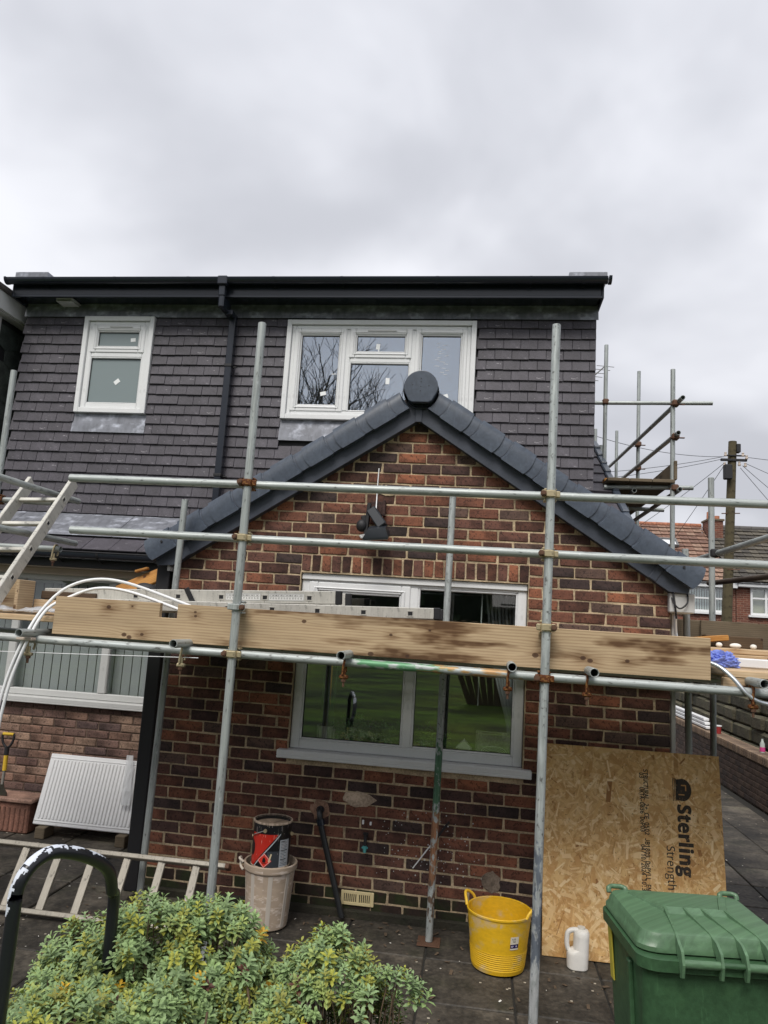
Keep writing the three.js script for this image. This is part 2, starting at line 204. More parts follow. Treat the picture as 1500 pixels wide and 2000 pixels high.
function galvPaint(L, bands) { const seed = Math.round(L * 37); return phys([0.60, 0.625, 0.63], { metalness: 0.3, roughness: 0.52, bumpMap: T.grain, bumpScale: 0.0003, map: tex(128, 2048, (u, v) => { const l = tf(u, v, 8, 40, 3, 5), s = tf(u, v, 30, 36, 12, 4), p = tf(u, v, 10, 180, 21, 4); let a = 0.70 + 0.24 * l + 0.22 * (s - 0.5), c = [a * 0.985, a, a * 0.99]; const k = Math.max(0, p - 0.64) * 3.4; c = c.map((q, i) => q * (1 - k) + k * [0.34, 0.33, 0.32][i]); const y = v * L; for (const [y0, y1, col, cov] of bands) { const e = Math.min(y - y0, y1 - y); if (e > -0.05) { const m = Math.max(0, Math.min(1, (tf(u, v, 9, 90, seed + 5, 5) + Math.min(e, 0.1) * 2.4 - 1 + cov) * 8)); c = c.map((q, i) => q * (1 - m) + col[i] * a * 1.1 * m); } } return c; }, [0.152, L]) }); }
M.galvDark = phys([0.24, 0.235, 0.225], { map: T.galv, metalness: 0.3, roughness: 0.6 });
M.rust = mat([0.42, 0.33, 0.25], { map: T.rust, metalness: 0.3, roughness: 0.7 });
M.zinc = phys([0.72, 0.62, 0.42], { map: T.metal, metalness: 0.55, roughness: 0.45 });
M.rustBolt = mat([0.13, 0.068, 0.042], { metalness: 0.3, roughness: 0.75 });
M.wood = mat([0.82, 0.80, 0.77], { map: T.wood, roughness: 0.85, bumpMap: T.grain, bumpScale: 0.0006 });
M.woodPale = mat([0.85, 0.8, 0.74], { map: T.woodPale, roughness: 0.85, bumpMap: T.grain, bumpScale: 0.0006 });
M.woodGrey = mat([0.85, 0.8, 0.72], { map: T.woodGrey, roughness: 0.9, bumpMap: T.grain, bumpScale: 0.0008 });
M.timber = mat([0.72, 0.44, 0.15], { map: T.woodPale, roughness: 0.75 });
M.alu = phys([0.80, 0.795, 0.77], { map: T.metal, metalness: 0.12, roughness: 0.42 });
M.aluOld = phys([0.50, 0.47, 0.42], { map: T.metal, metalness: 0.2, roughness: 0.5 });
M.flag = [1, 0.88, 1.12].map(k => mat([0.86 * k, 0.82 * k, 0.77 * k], { map: T.flag, bumpMap: T.flagBump, bumpScale: 0.004, roughness: 0.72 }));
M.joint = mat([0.02, 0.019, 0.016], { roughness: 1 });
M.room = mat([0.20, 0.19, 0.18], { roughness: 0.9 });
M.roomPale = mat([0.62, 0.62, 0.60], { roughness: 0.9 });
M.blind = mat([0.36, 0.37, 0.37], { roughness: 0.8 });
M.white = phys([0.82, 0.83, 0.84], { roughness: 0.4 });
M.stone = [[0.85, 0.82, 0.72], [0.66, 0.66, 0.6], [1.0, 0.95, 0.84]].map(c => mat(c, { map: T.stone, bumpMap: T.flagBump, bumpScale: 0.02, roughness: 0.95 }));

// ---------------------------------------------------------------- the setting
struct('ground', new THREE.CircleGeometry(300, 48).rotateX(-Math.PI / 2).translate(0, -0.09, 0), mat([0.11, 0.12, 0.06], { map: T.soil, roughness: 1 }));
{ // patio of concrete slabs
  const patio = grp(numbered('patio'), scene); patio.userData.kind = 'structure';
  part('joint_bed', lim(-8.5, 2.3, -0.06, -0.012, -9.5, 3.35, 0.001), M.joint, patio);
  const r = rng(77), P = 0.54, geos = [0, 1, 2, 3, 4].map(i => cbox(P - 0.012, 0.05, P - 0.012, 0.006, i * 0.47, i * 0.31));
  for (let i = -15; i < 5; i++) for (let j = -17; j < 6; j++) {
    const x = -0.52 + (i + 0.5) * P, z = -0.05 + (j + 0.5) * P; if (x > 2.2 || z > 3.3 || x < -8.4) continue;
    if (z < -0.3 && x > -3.6 && x < -0.3) continue; if (z < -1.6 && x < -0.3) continue;
    const m = place('paving_slab', geos[(r() * 5) | 0], M.flag[(r() * 3) | 0], patio, x, -0.027 + 0.004 * (r() - 0.5), z); m.rotation.set((r() - 0.5) * 0.008, 0, (r() - 0.5) * 0.008);
  }
  const bits = [], br = rng(5); for (let i = 0; i < 240; i++) { const x = -4.5 + 6.3 * br(), z = -2.5 + 4.0 * br(), s = 0.004 + 0.016 * br() * br() * br(); if (z < 0.1 && x < 0.1 && x > -3.7) continue; bits.push(cbox(s * 2, s * 0.5, s, s * 0.2).rotateY(br() * 6).translate(x, 0.004, z)); }
  part('plaster_crumbs', bits, mat([0.72, 0.7, 0.64]), patio).userData.kind = 'stuff';
  const lit = [], lr = rng(15); for (let i = 0; i < 260; i++) { const x = -4.2 + 6.2 * lr(), z = 0.03 + 2.2 * lr() * lr(), s = 0.008 + 0.02 * lr(); lit.push(cbox(s * 1.6, 0.003, s * 0.7, 0.001).rotateZ((lr() - 0.5) * 0.5).rotateY(lr() * 6).translate(x, 0.006, z)); } part('leaf_litter', lit, mat([0.10, 0.07, 0.045]), patio).userData.kind = 'stuff';
}
{ const g = new THREE.PlaneGeometry(34, 26, 60, 50).rotateX(-Math.PI / 2).translate(-2, 0, 16.6), p = g.attributes.position, u = g.attributes.uv; // lawn, rising away from the house
  for (let i = 0; i < p.count; i++) { const x = p.getX(i), z = p.getZ(i); p.setY(i, 0.36 + 0.012 * (z - 3.6) + 0.05 * fbm3(x * 0.6, z * 0.6, 2, 3)); u.setXY(i, x, z); } g.computeVertexNormals(); struct('lawn', g, mat([0.78, 0.82, 0.55], { map: T.grass, roughness: 1 })); }
{ // retaining wall of the lawn, behind the bin and the shrubs
  const w = thing('retaining_wall', 'low brick retaining wall at the edge of the lawn', 'wall', [0, 0, 3.45]);
  part('core', lim(-8.4, 6, -0.05, 0.34, 3.4, 3.62), M.mortarDull, w); part('coping', lim(-8.4, 6, 0.34, 0.39, 3.37, 3.66, 0.01), M.flag[1], w);
}

// ---------------------------------------------------------------- window builder
function rect(x0, x1, y0, y1, w, z0, z1, c = 0.006) { return [lim(x0, x0 + w, y0, y1, z0, z1, c), lim(x1 - w, x1, y0, y1, z0, z1, c), lim(x0 + w, x1 - w, y1 - w, y1, z0 + 0.001, z1 - 0.001, c), lim(x0 + w, x1 - w, y0, y0 + w, z0 + 0.001, z1 - 0.001, c)]; }
function light(win, x0, x1, y0, y1, z, o = {}) { // one glazed light: optional opening sash, gasket, bead, pane
  const { sash = 0, glass = M.glass, m = M.upvc } = o; let a = x0, b = x1, c = y0, d = y1;
  if (sash) { part('sash', [...rect(a - 0.008, b + 0.008, c - 0.008, d + 0.008, sash, z - 0.02, z + 0.014, 0.008), ...rect(a - 0.008 + sash * 0.55, b + 0.008 - sash * 0.55, c - 0.008 + sash * 0.55, d + 0.008 - sash * 0.55, 0.014, z + 0.006, z + 0.021, 0.006)], m, win); a += sash - 0.008; b -= sash - 0.008; c += sash - 0.008; d -= sash - 0.008; }
  const bead = 0.014; part('glazing_bead', rect(a, b, c, d, bead, z - 0.03, z + 0.003, 0.006), m, win); part('gasket', rect(a + bead, b - bead, c + bead, d - bead, 0.004, z - 0.03, z - 0.012, 0.001), M.gasket, win);
  part('pane', lim(a + bead, b - bead, c + bead, d - bead, z - 0.0225, z - 0.0215, 0.0001), glass, win);
  return [a + bead, b - bead, c + bead, d - bead];
}
function sticker(win, x, y, z, a, w = 0.05, h = 0.03) { part('sticker', cbox(w, h, 0.001, 0.0002).rotateZ(a).translate(x, y, z), M.sticker, win); }

// ---------------------------------------------------------------- brick extension with the gable
const CO = 0.0814, BED0 = 2.55, XC = -1.866, SL = 0.652; // course height, reference bed, gable centre, roof slope
const soff = x => 3.60 - SL * Math.abs(x - XC);          // line along the underside of the bargeboard
const ext = thing('brick_extension', 'red brown brick extension with a pointed gable and dark grey verge caps', 'building', [XC, 0, -0.8]);
{
  const WX0 = -2.707, WX1 = -1.0, WY0 = 1.10, WY1 = 2.408;
  const top = soff(XC) + 0.14, hole = [[WX0, WY0 - 0.04], [WX0, WY1], [WX1, WY1], [WX1, WY0 - 0.04]];
  part('mortar_wall', slab([[-3.725, -0.05], [0.0, -0.05], [0.0, 2.52], [XC, top], [-3.725, 2.52]], 0.19, [hole]).translate(0, 0, -0.197), M.mortar, ext);
  part('side_wall', [lim(-0.102, -0.004, -0.05, 2.5, -1.9, -0.2, 0.002), lim(-3.722, -3.62, -0.05, 2.5, -1.25, -0.2, 0.002)], M.bricks[0], ext);
  const geo = {}, r = rng(2024), bg = (len, h) => { const k = len.toFixed(3) + h.toFixed(3), v = (r() * 5) | 0; const kk = k + v; if (!geo[kk]) geo[kk] = irregular(len, h, v); return geo[kk]; };
  function irregular(len, h, v) { const g = cbox(len, h, 0.07, 0.005, v * 0.217 + h, v * 0.13), p = g.attributes.position, q = rng(v * 31 + 7), o = []; for (let i = 0; i < 8; i++) o.push([(q() - 0.5) * 0.007, (q() - 0.5) * 0.006, (q() - 0.5) * 0.005]); for (let i = 0; i < p.count; i++) { const k = (p.getX(i) > 0 ? 1 : 0) + (p.getY(i) > 0 ? 2 : 0) + (p.getZ(i) > 0 ? 4 : 0); p.setXYZ(i, p.getX(i) + o[k][0], p.getY(i) + o[k][1], p.getZ(i) + o[k][2]); } return g; }
  const list = [];
  const pick = (x, y) => { const n = fbm3(x * 1.1 + 4, y * 1.6, 5, 2); let t = r();
    const dark = 0.42; if (t < dark * (0.6 + n * 0.8)) return [0, 2, 6, 4][(r() * 4) | 0]; if (t < 0.8) return [1, 8, 7, 4, 9][(r() * 5) | 0]; return [3, 7, 5, 3][(r() * 4) | 0]; };
  for (let i = -14; i < 31; i++) {
    const y1 = BED0 - CO * i - 0.0062, y0 = BED0 - CO * (i + 1) + 0.0062, h = y1 - y0, yc = (y0 + y1) / 2; if (y0 < 0.02) continue;
    let x = 0, first = true; const odd = ((i % 2) + 2) % 2 === 1;
    while (x > -3.72) {
      let len = first && odd ? 0.1025 : 0.215; first = false; let a = x - len, b = x; x = a - 0.01; a += 0.0015; b -= 0.0015;
      const jit = (r() - 0.5) * 0.005; a += jit; b += jit * 0.6; if (b > 0) b = 0;
      const lim_ = soff(0) - 0; // clip under the roof line
      const half = (3.60 + 0.05 - y1) / SL; if (half <= 0.03) continue; const L = XC - half, R = XC + half; if (b < L || a > R) continue; a = Math.max(a, L); b = Math.min(b, R);
      a = Math.max(a, -3.725);
      const segs = [[a, b]];
      if (y1 > WY0 - 0.05 && y0 < BED0 - 0.004 - (y0 >= WY1 ? 0 : 0) && y0 < 2.547 - 0.01) { // courses beside the window and the brick-on-edge course
        if (y0 < 2.547 && y1 > WY0 - 0.03) { segs.length = 0; if (a < WX0 - 0.012) segs.push([a, Math.min(b, WX0 - 0.006)]); if (b > WX1 + 0.012) segs.push([Math.max(a, WX1 + 0.006), b]); }
      }
      for (const [p, q] of segs) { if (q - p < 0.025) continue; list.push({ x: (p + q) / 2, y: yc, len: q - p, h, m: yc < 0.17 && r() < 0.85 ? M.mossBricks[(r() * 2) | 0] : M.bricks[(p > WX1 - 0.02 && p < WX1 + 0.02 && y1 > 1.1 && yc < 2.5) ? [3, 5, 7, 1][(r() * 4) | 0] : pick((p + q) / 2, yc)] }); }
    }
  }
  for (let k = 0; k < 22; k++) { const p = (WX1 - WX0 + 0.012) / 22, x = WX0 - 0.006 + p * (k + 0.5); list.push({ x, y: 2.482, len: p - 0.011, h: 0.121, m: M.bricks[[1, 3, 7, 5, 0, 8, 2][(r() * 7) | 0]] }); }
  // the ones in plain view are bricks of their own, those behind boards, sheets and shrubs are joined
  const hid = b => (b.y > 1.86 && b.y < 2.1) ? 3 : (b.x > -0.86 && b.y < 1.22) ? 4 : (b.y < 0.32 && b.x < -2.3) ? 4 : (b.len < 0.09 && b.h < 0.1) ? 2 : (b.y > 1.6 && b.y < 1.9 ? 1.5 : 0);
  list.forEach(b => b.s = hid(b) + (b.y < 1.7 ? 0.3 * r() : 0.1 * r())); list.sort((a, b) => a.s - b.s);
  const rest = {};
  list.forEach((b, i) => {
    const len = Math.round(b.len * 1000) / 1000; const z = -0.036 + (r() - 0.5) * 0.006;
    if (i < 300) place('brick', bg(len, b.h), b.m, ext, b.x, b.y, z); else { const k = M.bricks.indexOf(b.m) >= 0 ? M.bricks.indexOf(b.m) : 10 + M.mossBricks.indexOf(b.m); (rest[k] = rest[k] || []).push(bg(len, b.h).clone().translate(b.x, b.y, z)); }
  });
  for (const k in rest) part('hidden_bricks', rest[k], k < 10 ? M.bricks[k] : M.mossBricks[k - 10], ext).userData.kind = 'stuff';
  { const q = rng(88), f = []; for (let i = 0; i < 150; i++) { const s = 0.002 + 0.005 * q() * q(), x = -1.62 + 0.42 * (q() + q() - 1), y = 0.5 + 0.4 * (q() + q() - 1); f.push(cyl([x, y, -0.001], [x, y, 0.0035], s, 5)); } part('plaster_splashes', f, M.upvcDull, ext).userData.kind = 'stuff';
    part('plaster_streak', [cbox(0.008, 0.2, 0.004, 0.001).rotateZ(-0.62).translate(-1.68, 0.45, 0.003), cbox(0.012, 0.09, 0.004, 0.001).rotateZ(-0.66).translate(-1.60, 0.55, 0.003)], M.upvc, ext); part('tar_streak', cbox(0.016, 0.17, 0.003, 0.001).rotateZ(-0.62).translate(-1.545, 0.635, 0.003), M.blackMatt, ext); }
  // plinth, mortar repairs, vent, tap
  part('plinth', lim(-3.74, 0.012, -0.05, 0.055, -0.15, 0.022, 0.012), mat([0.32, 0.3, 0.26], { map: T.stone, roughness: 0.9, bumpMap: T.flagBump, bumpScale: 0.01 }), ext);
  const blob = (x, y, w, h, seed, hole) => { const q = rng(seed), o = []; for (let i = 0; i < 18; i++) { const t = i / 18 * 6.283, k = 0.8 + 0.35 * q(); o.push([x + Math.cos(t) * w * k, y + Math.sin(t) * h * k]); } return slab(o, 0.006, [], 0.002).translate(0, 0, -0.001); };
  part('mortar_patch', [blob(-2.15, 0.80, 0.115, 0.055, 4), blob(-2.28, 0.70, 0.0, 0.0, 3)].slice(0, 1), mat([0.62, 0.49, 0.38], { map: T.mortar, roughness: 0.95 }), ext);
  part('mortar_patch', blob(-2.43, 0.70, 0.07, 0.075, 14), mat([0.40, 0.24, 0.17], { map: T.mortar, roughness: 0.95 }), ext);
  part('mortar_patch', [blob(-1.19, 0.335, 0.062, 0.075, 24), cyl([-1.19, 0.335, 0.0], [-1.19, 0.335, 0.008], 0.028, 16)], mat([0.24, 0.19, 0.15], { map: T.mortar, roughness: 0.95 }), ext);
  part('mortar_patch', blob(-2.085, 3.06, 0.062, 0.045, 34), mat([0.55, 0.45, 0.30], { map: T.mortar, roughness: 0.95 }), ext);
  const v = grp('air_vent', ext); const vm = mat([0.78, 0.66, 0.38], { roughness: 0.55, map: T.smudge });
  part('vent_plate', [...rect(-2.235, -2.0, 0.082, 0.178, 0.022, 0.001, 0.012, 0.003)], vm, v); part('vent_back', lim(-2.22, -2.01, 0.095, 0.165, 0.001, 0.003, 0.0005), M.blackMatt, v);
  for (let k = 0; k < 14; k++) part('vent_bar', lim(-2.207 + k * 0.0137, -2.2 + k * 0.0137 + (k === 6 ? 0.008 : 0), 0.102, 0.158, 0.0025, 0.011, 0.001), vm, v);
  const wp = grp('waste_pipe', ext); part('pipe_run', path([[-2.425, 0.70, -0.02], [-2.425, 0.705, 0.035], [-2.418, 0.68, 0.062], [-2.40, 0.6, 0.066], [-2.31, 0.33, 0.075], [-2.205, 0.03, 0.10]], 0.021, 60, 14), phys([0.022, 0.024, 0.026], { roughness: 0.4, map: T.plastic }), wp);
  part('pipe_collar', [cyl([-2.412, 0.652, 0.064], [-2.402, 0.612, 0.066], 0.028, 18), cyl([-2.425, 0.703, 0.002], [-2.425, 0.704, 0.03], 0.027, 18)], M.black, wp);
  const tp = grp('garden_tap', ext); part('tap_body', [cyl([-2.08, 0.55, 0], [-2.08, 0.545, 0.06], 0.011), cyl([-2.08, 0.57, 0.05], [-2.08, 0.5, 0.055], 0.012), cyl([-2.08, 0.575, 0.05], [-2.08, 0.585, 0.05], 0.02)], M.blackMatt, tp); part('hose_connector', [cyl([-2.08, 0.5, 0.055], [-2.08, 0.455, 0.056], 0.015, 14, 0.011), cbox(0.045, 0.012, 0.012).translate(-2.08, 0.487, 0.056)], mat([0.08, 0.33, 0.33]), tp);
  part('pipe_clip', [cbox(0.014, 0.03, 0.012).translate(-2.11, 0.645, 0.006), cbox(0.014, 0.024, 0.012).translate(-2.055, 0.64, 0.006)], M.white, ext);

  // window in the gable
  const win = grp('window', ext), z = -0.055;
  part('window_frame', [...rect(WX0 + 0.004, WX1 - 0.004, WY0 + 0.006, WY1 - 0.004, 0.066, z - 0.06, z + 0.012), lim(WX0 + 0.004, WX1 - 0.004, WY1 - 0.05, WY1 - 0.002, z + 0.013, z + 0.03, 0.004)], M.upvc, win);
  part('mullion', lim(-1.872, -1.806, WY0 + 0.072, WY1 - 0.07, z - 0.055, z + 0.011, 0.006), M.upvc, win);
  part('transom', lim(WX0 + 0.07, -1.872, 1.955, 2.02, z - 0.055, z + 0.0105, 0.006), M.upvc, win);
  light(win, WX0 + 0.07, -1.872, 2.02, WY1 - 0.07, z + 0.008, { sash: 0.07 });
  light(win, WX0 + 0.07, -1.872, WY0 + 0.072, 1.955, z + 0.006);
  light(win, -1.806, WX1 - 0.07, WY0 + 0.072, WY1 - 0.07, z + 0.006);
  part('sill', [lim(-2.775, -0.938, 1.062, 1.104, -0.14, 0.055, 0.006), lim(-2.775, -0.938, 1.045, 1.066, 0.03, 0.0555, 0.005)], M.upvc, win);
  part('reveal_joint', [lim(WX0 - 0.006, WX0 + 0.004, WY0, WY1, -0.1, -0.045, 0.001), lim(WX1 - 0.004, WX1 + 0.006, WY0, WY1, -0.1, -0.045, 0.001), lim(WX0, WX1, WY1 - 0.003, WY1 + 0.012, -0.1, -0.02, 0.001)], M.gasket, win);
  // room behind
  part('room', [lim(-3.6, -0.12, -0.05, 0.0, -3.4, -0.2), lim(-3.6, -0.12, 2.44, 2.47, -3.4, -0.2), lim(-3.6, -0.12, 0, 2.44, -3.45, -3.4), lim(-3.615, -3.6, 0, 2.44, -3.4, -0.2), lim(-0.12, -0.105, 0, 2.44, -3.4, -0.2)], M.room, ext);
  part('window_board', lim(-2.7, -1.0, 1.07, 1.10, -0.36, -0.13, 0.005), M.upvcDull, ext);

  // roof: tile slopes, bargeboards, verge caps, ridge end
  const dir = [Math.cos(Math.atan(SL)), Math.sin(Math.atan(SL))], NR = [[-1, XC], [1, XC]];
  for (const s of [-1, 1]) {
    const u = [s * dir[0], -dir[1]], n = [s * dir[1], dir[0]]; // along the slope downwards, and out of it
    const at = (t, o) => [XC + u[0] * t + n[0] * o, 3.60 + u[1] * t + n[1] * o];
    const q = (t0, t1, o0, o1) => { const a = at(t0, o0), b = at(t1, o0), c = at(t1, o1), d = at(t0, o1); return [a, b, c, d]; };
    const sh = (pts, z0, z1) => slab(s > 0 ? pts : pts.slice().reverse(), z1 - z0, [], 0.003).translate(0, 0, z0);
    // bargeboard: mitred at the apex, box end at the foot
    const A = [XC, 3.60 - 0.0], B = [XC, 3.60 + 0.165 / dir[0]], C = at(2.24, 0.165), D = at(2.19, 0);
    part('bargeboard', sh([A, D, [D[0] + s * 0.13, D[1] - 0.01], [C[0] + s * 0.03, C[1]], B], 0.062, 0.086), M.anthDark, ext);
    part('bargeboard_joint', [sh(q(2.02, 2.075, 0.004, 0.15), 0.0865, 0.093)], M.anthDark, ext);
    part('soffit_strip', sh(q(0.0, 2.22, 0.004, 0.03), -0.02, 0.0615), M.anthDark, ext);
    part('roof_slope', sh([at(0, 0.17), at(2.3, 0.17), at(2.3, 0.205), at(0, 0.205)], -1.66, 0.06), M.roofTile, ext);
    const rows = []; for (let k = 0; k < 8; k++) rows.push(sh([at(k * 0.285, 0.206), at(k * 0.285 + 0.3, 0.216), at(k * 0.285 + 0.3, 0.236), at(k * 0.285, 0.212)], -1.655, 0.04)); part('roof_tile_courses', rows, M.roofTile, ext);
    // verge caps: a convex skirt hung over the edge, wide leaf plus narrow collar
    for (let k = 0; k < 8; k++) {
      const t0 = 0.045 + k * 0.279, t1 = t0 + 0.279, wide = k === 7 ? t1 + 0.02 : t1, g = grp('verge_cap', ext);
      const ring = (t, gz, o0, o1, bulge) => { const out = []; for (let i = 0; i <= 9; i++) { const f = i / 9, o = o0 + (o1 - o0) * f, zz = gz + bulge * (1 - Math.pow(f, 5)) - 0.004 * f; const p = at(t + 0.018 * Math.sin(Math.PI * Math.pow(f, 0.8)), o); out.push([p[0], p[1], zz]); } const e = at(t, o1), e2 = at(t, o0); out.push([at(t, o1 + 0.004)[0], at(t, o1 + 0.004)[1], -0.06]); out.push([at(t, o1 - 0.012)[0], at(t, o1 - 0.012)[1], -0.06]); out.push([at(t, o1 - 0.03)[0], at(t, o1 - 0.03)[1], 0.09]); out.push([e2[0], e2[1], 0.09]); return out; };
      const mk = (ta, tb, gz, o0, o1, b) => { const R1 = ring(ta, gz, o0, o1, b), R2 = ring(tb, gz, o0, o1, b); return loft(s > 0 ? [R1, R2] : [R2, R1]); };
      part('cap_leaf', mk(t0 + 0.085, wide, 0.12, 0.098, 0.274, 0.028), M.anth, g);
      part('cap_collar', mk(t0 - 0.03, t0 + 0.0845, 0.114, 0.106, 0.262, 0.024), M.anth, g);
      part('cap_seam', mk(t0 + 0.066, t0 + 0.070, 0.1155, 0.105, 0.263, 0.025), M.anthDark, g);
      if (k === 7) { const a = at(t1 - 0.11, 0.19); part('screw_head', cyl([a[0], a[1], 0.14], [a[0], a[1], 0.154], 0.009, 10), M.blackMatt, g); }
    }
  }
  { // round ridge end cap
    const g = grp('ridge_end_cap', ext), c = [XC + 0.012, 3.84], R = 0.128, o = []; for (let i = 0; i <= 26; i++) { const t = -0.12 * Math.PI + i / 26 * 1.24 * Math.PI; o.push([c[0] + R * Math.cos(t), c[1] + R * Math.sin(t)]); } o.push([c[0] - 0.088, c[1] - 0.108], [c[0] - 0.062, c[1] - 0.122], [c[0] + 0.062, c[1] - 0.122], [c[0] + 0.088, c[1] - 0.108]);
    part('cap_disc', slab(o, 0.05, [], 0.006).translate(0, 0, 0.125), M.anth, g);
    part('fixing_hole', [[0, 0.062], [0, 0.035], [0, 0], [-0.062, 0.012], [0.06, 0.006], [-0.002, -0.035]].map(([x, y]) => cyl([c[0] + x, c[1] + y, 0.17], [c[0] + x, c[1] + y, 0.176], 0.0042, 8)), M.blackMatt, g);
    part('ridge_tile', [aim(lathe([[0.135, 0], [0.135, 1.76], [0.12, 1.76], [0.12, 0]], 28, 1.8, 0.13), [c[0], c[1] - 0.02, 0.124], [c[0], c[1] - 0.02, -1.66])], M.anth, ext);
    part('bargeboard_joint', lim(XC - 0.026, XC + 0.026, 3.585, 3.74, 0.087, 0.097, 0.003), M.anthDark, ext);
  }
  // right foot: old white box end, cables
  part('eaves_box', [lim(-0.02, 0.15, 2.26, 2.40, -0.9, 0.06, 0.008), lim(0.02, 0.05, 0, 2.26, -0.09, -0.05, 0.004)], M.upvcDull, ext);
  part('gutter_end', [lim(-3.86, -3.755, 2.45, 2.515, -0.25, 0.07, 0.02)], M.blackMatt, ext);
  part('old_fascia', [lim(-3.76, -3.735, 2.36, 2.47, -1.2, 0.05)], M.upvcDull, ext);
}
// things on the room's window board, seen through the glass
{
  const pot = thing('plant_pot', 'white plant pot with dark leaves and a cane behind the gable window', 'plant pot', [-2.47, 1.10, -0.25]);
  part('pot', lathe([[0, 0], [0.075, 0], [0.082, 0.16], [0.074, 0.16], [0.07, 0.13], [0, 0.13]], 28).translate(-2.47, 1.1, -0.25), mat([0.6, 0.58, 0.52], { map: T.mortar }), pot);
  part('cane', cyl([-2.46, 1.22, -0.25], [-2.47, 1.95, -0.27], 0.006, 8), M.timber, pot);
  const lv = []; for (let k = 0; k < 7; k++) { const a = k * 0.9, b = 0.25 + 0.05 * k; lv.push(slab([[-0.014, 0], [0.014, 0], [0.02, b * 0.5], [0, b], [-0.02, b * 0.5]], 0.003).rotateX(0.1 * Math.cos(a)).rotateY(a).rotateZ(0.12 * Math.sin(a * 2)).translate(-2.47 + 0.03 * Math.cos(a), 1.22, -0.25 + 0.03 * Math.sin(a))); } part('leaves', lv, mat([0.03, 0.07, 0.03]), pot);
  const hs = thing('house_ornament', 'small pale house ornament on the sill inside the gable window', 'ornament', [-1.42, 1.1, -0.25]);
  part('house_wall', lim(-1.465, -1.375, 1.1, 1.18, -0.28, -0.22), mat([0.5, 0.48, 0.38]), hs); part('house_roof', slab([[-1.48, 1.175], [-1.36, 1.175], [-1.42, 1.24]], 0.08).translate(0, 0, -0.29), mat([0.62, 0.6, 0.5]), hs); part('house_door', lim(-1.43, -1.41, 1.1, 1.15, -0.22, -0.217, 0.001), M.blackMatt, hs);
  const bx = thing('storage_box', 'grey box with coiled string on the sill inside the gable window', 'box', [-1.2, 1.1, -0.28]);
  part('box_body', [...[0, 1].map(k => lim(-1.335 + k * 0.29, -1.32 + k * 0.29, 1.1, 1.3, -0.35, -0.2)), lim(-1.32, -1.045, 1.1, 1.295, -0.215, -0.2), lim(-1.32, -1.045, 1.1, 1.295, -0.35, -0.335), lim(-1.32, -1.045, 1.1, 1.11, -0.335, -0.215)], mat([0.33, 0.31, 0.28], { map: T.mortar }), bx);
  const c = []; for (let k = 0; k < 4; k++) { const q = []; for (let i = 0; i <= 16; i++) { const t = i / 16 * 6.283; q.push([-1.2 + (0.06 + 0.01 * k) * Math.cos(t), 1.15 + 0.035 * Math.sin(t) + 0.01 * k, -0.19 + 0.008 * k]); } c.push(path(q, 0.003, 40, 5)); } part('string', c, mat([0.5, 0.48, 0.42]), bx);
  const cu = thing('net_curtain', 'thin grey curtain gathered at the right side of the gable window', 'curtain', [-1.05, 1.1, -0.3]); const st = []; for (let k = 0; k < 11; k++) st.push(path([[-1.30 + k * 0.03, 2.38, -0.3 + 0.02 * (k % 2)], [-1.22 + k * 0.022, 1.8, -0.3 + 0.025 * (k % 2)], [-1.1 + k * 0.009, 1.35, -0.31 + 0.012 * (k % 2)], [-1.09 + k * 0.009, 1.1, -0.31 + 0.012 * (k % 2)]], 0.012, 20, 6)); part('folds', st, mat([0.25, 0.25, 0.25]), cu);
  const lf = thing('sash_cord', 'white blind cord hanging behind the right gable pane', 'cord', [-1.33, 1.5, -0.15]); part('cord', cyl([-1.33, 2.35, -0.15], [-1.33, 1.5, -0.15], 0.005, 6), M.upvcDull, lf);
}

